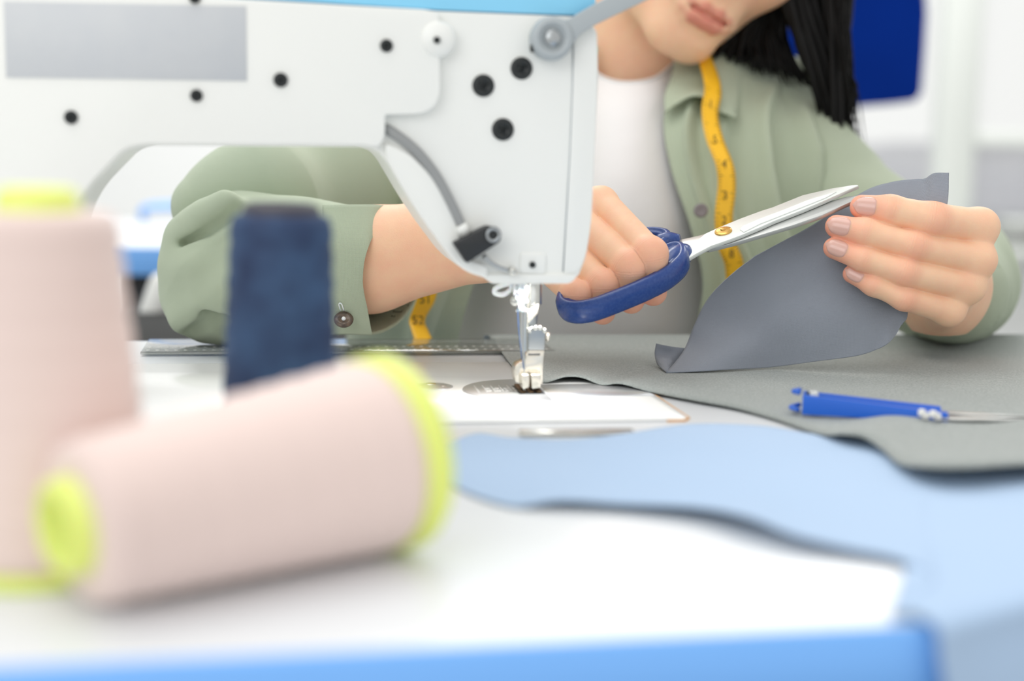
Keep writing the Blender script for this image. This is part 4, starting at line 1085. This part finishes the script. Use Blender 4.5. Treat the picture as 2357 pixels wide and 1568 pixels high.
# ================================================================== tape measure around the neck
def ribbon(name, segs, m, parent, width):
    bm = bmesh.new()
    for pts, wdir in segs:
        c = cr_curve([list(p) for p in pts], 60); wd = cr_curve([list(w) for w in wdir], 60); prev = None
        for i in range(60):
            t = c[min(i+1, 59)]-c[max(i-1, 0)]; t /= np.linalg.norm(t); w = wd[i]-t*np.dot(wd[i], t); w /= np.linalg.norm(w)
            a = [bm.verts.new(tuple(c[i]+w*width/2*s)) for s in (-1, -.5, 0, .5, 1)]
            if prev:
                for k in range(4): bm.faces.new((prev[k], prev[k+1], a[k+1], a[k]))
            prev = a
    o = bm_obj(name, bm, m, parent); md = o.modifiers.new('t', 'SOLIDIFY'); md.thickness = .0005; md.offset = 0; return o
TP = empty('tape_measure', at(1660, 400, 1.0), label='yellow tape measure hanging around the neck over the sage shirt', cat='tape measure')
tp = [at(1600, 90, 1.100), at(1628, 150, 1.075), at(1641, 205, 1.042), at(1634, 260, 1.022), at(1645, 320, 1.005), at(1668, 380, .992), at(1673, 430, .988), at(1666, 500, .984), at(1672, 560, .984), at(1690, 610, .988), at(1692, 700, 1.00), at(1690, 800, 1.01)]
R1 = CR*0.80+CF*0.45; R2 = CR*0.9+CF*0.25; wd = [R1, R1, R1, R1, R2, R2, R2, R2, R2, R2, R2, R2]
tl = [at(1330, 150, 1.09), at(1240, 250, 1.025), at(1150, 400, .99), at(1060, 540, .97), at(1000, 630, .965), at(980, 690, .966), at(961, 735, .968), at(967, 762, .962), at(976, 790, .955), at(980, 840, .957)]
wl = [R1, R1, R1, R1, R1+CF*.1, R1, CR+CF*1.0, CR+CF*.8, R1, R1]
ribbon('tape', [(tp, wd), (tl, wl)], M_tape, TP, .0135)
# printed marks and numerals
bm = bmesh.new(); cc = cr_curve([list(p) for p in tp], 400); ww = cr_curve([list(p) for p in wd], 400)
for i in range(70, 398, 5):
    c0 = Vector(cc[i]); t = (Vector(cc[i+1])-Vector(cc[i-1])).normalized(); w = Vector(ww[i]); w = (w-t*w.dot(t)).normalized(); nn_ = t.cross(w); 
    if nn_.dot(CF) > 0: nn_ = -nn_
    L_ = .0022 if i % 25 else .0040
    for sg in (-1, 1): obox(bm, c0+w*sg*(.0066-L_/2)+nn_*.0004, w*L_/2, t*.00022, nn_*.00005)
bm_obj('tape_ticks', bm, M_ink, TP)
def numeral(txt, px, py, D, size, ang, parent, wv=None):
    cu = bpy.data.curves.new('n', 'FONT'); cu.body = txt; cu.size = size; cu.align_x = 'CENTER'; cu.align_y = 'CENTER'; cu.extrude = .00008
    ob = bpy.data.objects.new('n', cu); dg = bpy.context.evaluated_depsgraph_get(); COL.objects.link(ob); bpy.context.view_layer.update()
    me_ = bpy.data.meshes.new_from_object(ob.evaluated_get(bpy.context.evaluated_depsgraph_get())); bpy.data.objects.remove(ob)
    x = (CR*math.cos(ang)+CU*math.sin(ang)); n_ = -CF; x = (wv or R2).normalized() if wv else x; n_ = (-CF-x*(-CF).dot(x)).normalized(); y = n_.cross(x)
    M = Matrix((x, y, n_)).transposed().to_4x4(); M.translation = at(px, py, D)
    me_.transform(M); me_.materials.append(M_ink); o = bpy.data.objects.new('numeral', me_); link(o, parent)
for txt, px, py, D in (('1', 1636, 240, 1.024), ('5', 1646, 322, 1.001), ('4', 1667, 378, .9885), ('3', 1669, 450, .984), ('2', 1667, 508, .980), ('8', 1684, 585, .982), ('51', 979, 690, .9625), ('52', 962, 738, .9640)):
    numeral(txt, px, py, D, .0085, 0, TP, R1 if D > 1.0 else R2)
fix_parent(TP)
# ================================================================== thread snips
SN = empty('thread_snips', onz(2000, 955, .004), label='bright blue thread snips with steel blades lying on the charcoal fabric', cat='thread snips')
zs = .0045
def sn(px, py, z=zs): return onz(px, py, z)
A0, A1 = sn(1846, 948), sn(2180, 966)
B0, B1 = sn(1848, 936), sn(2164, 953)
bm = bmesh.new()
def grip(bm, a, b, w0, w1, h0, h1, mid=None):
    a = Vector(a); b = Vector(b); t = (b-a).normalized(); s = Vector((-t.y, t.x, 0)).normalized(); up = Vector((0, 0, 1)); rings = []
    for i in range(14):
        k = i/13; c = a*(1-k)+b*k; w = w0+(w1-w0)*k; h = h0+(h1-h0)*k
        prof = [(-w, 0), (-w, h*.75), (-w*.7, h), (w*.7, h), (w, h*.75), (w, 0)]
        rings.append([bm.verts.new(c+s*x+up*y) for x, y in prof])
    for P_, Q_ in zip(rings, rings[1:]):
        for k in range(6): bm.faces.new((P_[k], P_[(k+1) % 6], Q_[(k+1) % 6], Q_[k]))
    bm.faces.new(rings[0]); bm.faces.new(rings[-1][::-1])
zb_ = Vector((0, 0, -.0010))
grip(bm, A0+zb_, A1+zb_, .0020, .0030, .0095, .0045); o = bm_obj('grip', bm, M_snip, SN); sharp(o, 30)
bm = bmesh.new(); grip(bm, B0+zb_, B1+zb_, .0020, .0028, .0088, .0046); o = bm_obj('grip', bm, M_snip, SN); sharp(o, 30)
bm = bmesh.new(); tube(bm, [A0+Vector((-.002, 0, .001)), (A0+B0)/2+Vector((-.006, 0, .001)), B0+Vector((-.002, 0, .001))], [.0012]*3, 10, n=12)
tube(bm, [A0+Vector((-.002, 0, .0095)), (A0+B0)/2+Vector((-.005, 0, .0090)), B0+Vector((-.002, 0, .0085))], [.0012]*3, 10, n=12); bm_obj('end_clip', bm, M_snip, SN)
bm = bmesh.new(); q = []
c0 = (A0+B0)/2+Vector((.0035, -.0015, .005))
for i in range(90):
    t = i/89*6*2*math.pi; q.append(c0+Vector((-.0015-.004*(i/89)+.004, .0042*math.cos(t), .0042*math.sin(t))))
tube(bm, q, [.0005]*90, 6); bm_obj('spring', bm, M_steel2, SN)
bm = bmesh.new(); tp_ = onz(2400, 971, .0045)
for (a, b_, w) in ((A1, tp_, .0032), (B1, tp_+Vector((0, .001, .001)), .0030)):
    t = (b_-a).normalized(); s = Vector((-t.y, t.x, 0))
    prism(bm, [a-t*.006-s*w, a+t*.02-s*w, b_, a+t*.02+s*w, a-t*.006+s*w], (0, 0, .0012), .0003, 1)
bm_obj('blade', bm, M_blade2, SN)
bm = bmesh.new()
for p in ((2122, 935, .011), (2148, 938, .011), (2130, 950, .0055), (2158, 952, .0055)):
    lathe(bm, [(0, .0012), (.0014, .0009), (.0018, 0), (.0018, -.002)], onz(p[0], p[1]+(12 if p[2] > .01 else 4), p[2]-(.002 if p[2] > .01 else -.002)), (0, 0, 1), 18)
bm_obj('rivet', bm, M_dot, SN)
fix_parent(SN)
# ================================================================== clear ruler lying along the far edge
RU = empty('ruler', onz(700, 803, .002), label='clear plastic ruler with two rows of dots along the far table edge', cat='ruler')
xa, xb = onz(330, 806, .001).x, onz(1260, 800, .001).x
y0_, y1_ = onz(1000, 815, .001).y, onz(1000, 785, .001).y-.001
bm = bmesh.new(); box(bm, (xa, y0_, .0012), (xb, y1_, .0028), .0004, 1); bm_obj('ruler_body', bm, M_ruler, RU)
bm = bmesh.new()
x = xa+.004; i = 0
while x < xb-.002:
    for yy, r in ((y0_+.0075, .00115), (y0_+.020, .00115)): lathe(bm, [(0, .0001), (r, .0001), (r, 0)], Vector((x, yy, .00285)), (0, 0, 1), 8)
    x += .0056; i += 1
o = bm_obj('ruler_marks', bm, M_dot, RU); o['kind'] = 'stuff'
bm = bmesh.new(); box(bm, (xa, y0_, .0028), (xb, y0_+.0008, .00286)); bm_obj('ruler_edge_line', bm, M_dark, RU)
fix_parent(RU)

# ================================================================== background
def bw(px, py, D): return at(px, py, D)
FZ = -0.75
bm = bmesh.new(); box(bm, (-3.5, -1.0, FZ-.1), (5.5, 5.2, FZ)); o = bm_obj('floor', bm, M_floor, None, smooth=False); tag(o, kind='structure')
# back wall with two window openings; wall stands parallel to the table
WY = 4.6
z_sill = at(2330, 600, 4.4).z
def wallbox(name, x0, x1, z0, z1, y0=WY, y1=WY+.15, m=M_wall, kind='structure'):
    bm = bmesh.new(); box(bm, (x0, y0, z0), (x1, y1, z1)); o = bm_obj(name, bm, m, None, smooth=False); tag(o, kind=kind); return o
def X(px): return ony(px, 400, WY).x
def Z(px, py): return ony(px, py, WY).z
zs_ = Z(2200, 560); zt = 2.0
xl = X(1900); xm0, xm1 = X(2166), X(2250); xr = 5.0
bm = bmesh.new()
box(bm, (-3.5, WY, FZ), (5.5, WY+.15, zs_)); box(bm, (-3.5, WY, zs_), (xl-.45, WY+.15, zt+.4)); box(bm, (xl-.45, WY, zt), (5.5, WY+.15, zt+.4)); box(bm, (xr, WY, zs_), (5.5, WY+.15, zt))
o = bm_obj('wall_back', bm, M_wall, None, smooth=False); tag(o, kind='structure')
wallbox('wall_left', -3.6, -3.5, FZ, 2.4, -1.0, WY+.15)
wallbox('wall_right', 5.5, 5.6, FZ, 2.4, 1.5, WY+.15)
W1 = empty('window_1', ((xm0+xm1)/2, WY, zs_)); tag(W1, kind='structure')
bm = bmesh.new(); fw = .05
box(bm, (xl-.45, WY+.02, zs_), (xl-.45+fw, WY+.09, zt), .006); box(bm, (xm0, WY+.02, zs_), (xm1, WY+.10, zt), .01); box(bm, (xr-fw, WY+.02, zs_), (xr, WY+.09, zt), .006)
box(bm, (xl-.45, WY+.02, zs_), (xr, WY+.09, zs_+fw), .006); box(bm, (xl-.45, WY+.02, zt-fw), (xr, WY+.09, zt), .006)
zr = Z(2330, 318); box(bm, (xm1, WY+.03, zr-.03), (xr, WY+.08, zr+.02), .006)
bm_obj('window_frame', bm, M_frame, W1)
M_glass = mat('window_glass', (240, 245, 246), 0.02, alpha=0.12)
bm = bmesh.new(); box(bm, (xl-.4, WY+.05, zs_+fw), (xm0, WY+.056, zt-fw)); box(bm, (xm1, WY+.05, zs_+fw), (xr-fw, WY+.056, zt-fw)); bm_obj('window_pane', bm, M_glass, W1, smooth=False)
bm = bmesh.new(); box(bm, (xl-.5, WY-.22, zs_-.035), (xr+.05, WY+.02, zs_), .008); bm_obj('window_sill', bm, M_frame, W1)
fix_parent(W1)
# things outside the window: pale buildings far off
M_out = mat('pale_facade', (205, 204, 210), 0.9, var=(.3, .5, (185, 184, 192)))
def outb(name, px0, px1, py0, D, lab, m=M_out):
    a = at(px0, py0, D); b = at(px1, py0, D); bm = bmesh.new(); box(bm, (min(a.x, b.x), a.y, FZ-3), (max(a.x, b.x), a.y+3, a.z), .05)
    e = empty(name, ((a.x+b.x)/2, a.y, FZ-3), label=lab, cat='building'); bm_obj('facade', bm, m, e)
    n_ = 4; w = abs(b.x-a.x)/n_; mg = mat('far_glass', (150, 152, 160), .2)
    for i in range(n_): 
        for k in range(2):
            bm = bmesh.new(); box(bm, (min(a.x, b.x)+w*(i+.25), a.y-.04, a.z-1.0-k*1.5), (min(a.x, b.x)+w*(i+.7), a.y+.05, a.z-.35-k*1.5)); bm_obj('window', bm, mg, e)
    fix_parent(e)
outb('building', 1960, 2110, 330, 16, 'pale low building seen blurred outside through the left window light')
outb('building', 2255, 2600, 325, 18, 'pale grey building seen blurred outside through the right window pane')
outb('building', 2230, 2420, 395, 12, 'nearer lilac grey building seen low through the right window pane', mat('lilac_facade', (186, 185, 194), .9))
bm = bmesh.new(); box(bm, (-12, WY+.6, FZ-3.2), (22, 60, FZ-3)); o = bm_obj('ground', bm, mat('street_ground', (190, 192, 192), .9), None, smooth=False); tag(o, kind='structure')
# low items on the sill
SI = empty('storage_bin', at(2310, 545, 4.30), label='grey low bin resting on the window sill behind the hand', cat='bin')
bm = bmesh.new(); a = Vector((X(2290)-.02, WY-.20, zs_)); box(bm, a, a+Vector((.35, .16, .075)), .02, 3); bm_obj('bin_body', bm, mat('grey_bin', (150, 152, 150), .6), SI)
bm = bmesh.new(); box(bm, a+Vector((.01, .01, .076)), a+Vector((.34, .15, .09)), .006); bm_obj('bin_lid', bm, M_frame, SI); fix_parent(SI)
# royal blue garment hanging from a rail
RL = empty('clothes_rail', at(2000, 300, 2.6), label='thin steel clothes rail standing in front of the window', cat='clothes rail')
DG = 2.45
yg = at(2040, 100, DG).y; zr_ = at(2040, -420, DG).z; gx0, gx1 = at(1700, 100, DG).x, at(2420, 100, DG).x
bm = bmesh.new(); tube(bm, [(gx0, yg, zr_), (gx1, yg, zr_)], [.014]*2, 16)
gx1b = at(2600, 100, DG).x
bm.free(); bm = bmesh.new(); gx0b = at(1560, 100, DG).x; tube(bm, [(gx0b, yg, zr_), (gx1b, yg, zr_)], [.014]*2, 16); bm_obj('rail_bar', bm, M_steel2, RL)
for x in (gx0b+.02, gx1b-.02):
    bm = bmesh.new(); tube(bm, [(x, yg, FZ+.02), (x, yg, zr_)], [.014]*2, 16); box(bm, (x-.02, yg-.25, FZ), (x+.02, yg+.25, FZ+.03), .005); bm_obj('rail_post', bm, M_steel2, RL)
fix_parent(RL)
GA = empty('hanging_garment', at(2040, 225, DG), label='royal blue garment hanging from the rail behind the shoulder', cat='garment')
gl = [(1800, -400), (2110, -400), (2125, -150), (2136, 30), (2131, 120), (2124, 215), (2110, 233), (2060, 240), (1950, 249), (1850, 252), (1790, 247), (1780, 0)]
bm = bmesh.new(); prism(bm, fillet([ony(x, y, yg-.03) for x, y in gl], [.03, .04, .0, .0, .0, .01, .02, .0, .0, 0, .03, 0], 5), (0, .06, 0), .012, 4); bm_obj('cloth', bm, M_royal, GA)
a = ony(1960, -400, yg)
bm = bmesh.new(); tube(bm, [a+Vector((-.12, 0, -.03)), a+Vector((0, 0, .03)), a+Vector((.12, 0, -.03))], [.006]*3, 8, n=16); tube(bm, [a+Vector((0, 0, .03)), Vector((a.x, yg, zr_-.01)), Vector((a.x+.018, yg, zr_+.008)), Vector((a.x, yg, zr_+.019)), Vector((a.x-.016, yg, zr_+.008))], [.002]*5, 8, n=24); bm_obj('hanger', bm, M_steel2, GA)
fix_parent(GA)
# second sewing table at the left
D2 = 1.85
f0 = onz(200, 568, 0); f1 = onz(1000, 563, 0); yb_ = onz(380, 507, 0).y
T2 = empty('sewing_table', (f0.x+.3, (f0.y+yb_)/2, FZ), label='second white sewing table with blue edge, blurred in the left background', cat='table')
bm = bmesh.new(); box(bm, (f0.x-.9, f0.y, -.028), (f0.x+.62, yb_, 0), .003); bm_obj('tabletop', bm, M_table, T2)
bm = bmesh.new(); box(bm, (f0.x-.9, f0.y-.003, -.034), (f0.x+.62, f0.y+.001, -.0005), .001); bm_obj('edge_band', bm, M_blue_edge, T2)
for x in (f0.x-.8, f0.x+.10, f0.x+.58):
    bm = bmesh.new(); box(bm, (x-.03, f0.y+.06, FZ), (x+.03, f0.y+.10, -.027), .004); box(bm, (x-.03, f0.y+.05, FZ), (x+.03, yb_-.03, FZ+.04), .004); bm_obj('leg', bm, M_dark, T2)
bm = bmesh.new(); box(bm, (f0.x+.02, f0.y+.10, -.20), (f0.x+.30, f0.y+.40, -.03), .02, 3); bm_obj('motor_box', bm, M_dark, T2)
fix_parent(T2)
bm = bmesh.new(); q0 = onz(335, 506, .0); q1 = onz(430, 506, 0)
G = patch([[Vector((q0.x, yb_-.06, .003)), Vector(((q0.x+q1.x)/2, yb_-.06, .022)), Vector((q1.x+.3, yb_-.06, .018))], [Vector((q0.x, yb_-.02, .003)), Vector(((q0.x+q1.x)/2, yb_-.02, .028)), Vector((q1.x+.3, yb_-.02, .022))]], 20, 6)
bm.free(); o = grid_mesh('folded_cloth', G, M_blue_edge, None, .006); tag(o, 'blue folded cloth on the far sewing table beside the sleeve', 'cloth')
# office chair under the far table
CHR = empty('office_chair', at(390, 800, 1.9), label='black and white office chair standing in the left background under the far table', cat='chair')
cc0 = at(440, 788, 1.42); 
bm = bmesh.new(); box(bm, (cc0.x-.10, cc0.y-.2, cc0.z-.06), (cc0.x+.32, cc0.y+.2, cc0.z+.02), .03, 4); bm_obj('seat', bm, mat('black_fabric', (30, 31, 30), .9), CHR)
bm = bmesh.new(); tube(bm, [(cc0.x+.1, cc0.y, FZ+.05), (cc0.x+.1, cc0.y, cc0.z-.05)], [.03]*2, 20); bm_obj('column', bm, M_dark, CHR)
bm = bmesh.new()
for k in range(5):
    an = k*2*math.pi/5; tube(bm, [(cc0.x+.1, cc0.y, FZ+.07), (cc0.x+.1+.26*math.cos(an), cc0.y+.26*math.sin(an), FZ+.035)], [.022, .016], 10)
    lathe(bm, [(0, -.012), (.026, -.012), (.026, .012), (0, .012)], (cc0.x+.1+.26*math.cos(an), cc0.y+.26*math.sin(an), FZ+.026), (math.sin(an), -math.cos(an), 0), 18)
bm_obj('base', bm, M_dark, CHR)
p = at(352, 712, 1.50); bm = bmesh.new(); obox(bm, p, Vector((.014, 0, .0)), Vector((0, .010, 0)), Vector((.014, 0, .040)), .01, 3); 
tube(bm, [p+Vector((.02, 0, -.07)), Vector((cc0.x+.02, cc0.y+.1, cc0.z-.03))], [.012]*2, 8); bm_obj('armrest', bm, M_white, CHR)
fix_parent(CHR)

# ================================================================== light
w = bpy.data.worlds.new('world'); SC.world = w; w.use_nodes = True
bg = w.node_tree.nodes['Background']; bg.inputs[0].default_value = (1.0, 0.995, 0.975, 1); bg.inputs[1].default_value = WORLD_S
def area(name, loc, target, sx, sy, power, col=(1, 1, 1), spread=math.pi):
    l = bpy.data.lights.new(name, 'AREA'); l.shape = 'RECTANGLE'; l.size = sx; l.size_y = sy; l.energy = power; l.color = col; l.spread = spread
    o = bpy.data.objects.new(name, l); COL.objects.link(o); o.location = loc
    o.rotation_euler = (Vector(target)-Vector(loc)).to_track_quat('-Z', 'Y').to_euler(); return o
area('ceiling_lamp', (-.3, .9, 1.75), (0.1, .8, 0), 1.6, 1.2, L_CEIL, (1, .985, .96))
area('back_wall_fill', (1.0, 3.3, 2.1), (1.0, 3.6, 0), 3.0, 1.6, L_BACK, (1, .99, .97))  # added unseen fill that brightens the background walls, not a real fixture
area('camera_side_fill', (-1.2, -.9, 1.0), (0.1, .75, .05), 1.4, 1.2, L_SIDE, (.97, .985, 1))  # added fill from the camera side, brightens the bed and machine back
lp_ = N(1240, 648, -.016); area('machine_led', lp_+Vector((0, 0, -.003)), N(1200, 905, -.012), .014, .010, L_LED, (1, .985, .96), 2.3)
# ================================================================== camera
cam = bpy.data.cameras.new('camera'); co = bpy.data.objects.new('camera', cam); COL.objects.link(co)
cam.sensor_width = 36; cam.sensor_fit = 'HORIZONTAL'; cam.lens = FPX/W0*36
cam.clip_start = .02; cam.clip_end = 200
M = Matrix((CR, CU, -CF)).transposed().to_4x4(); M.translation = CP; co.matrix_world = M
cam.dof.use_dof = True; cam.dof.focus_distance = .820; cam.dof.aperture_fstop = FSTOP; cam.dof.aperture_blades = 9
SC.camera = co
SC.view_settings.view_transform = 'Standard'; SC.view_settings.look = 'None'; SC.view_settings.exposure = EXPO; SC.view_settings.gamma = 1
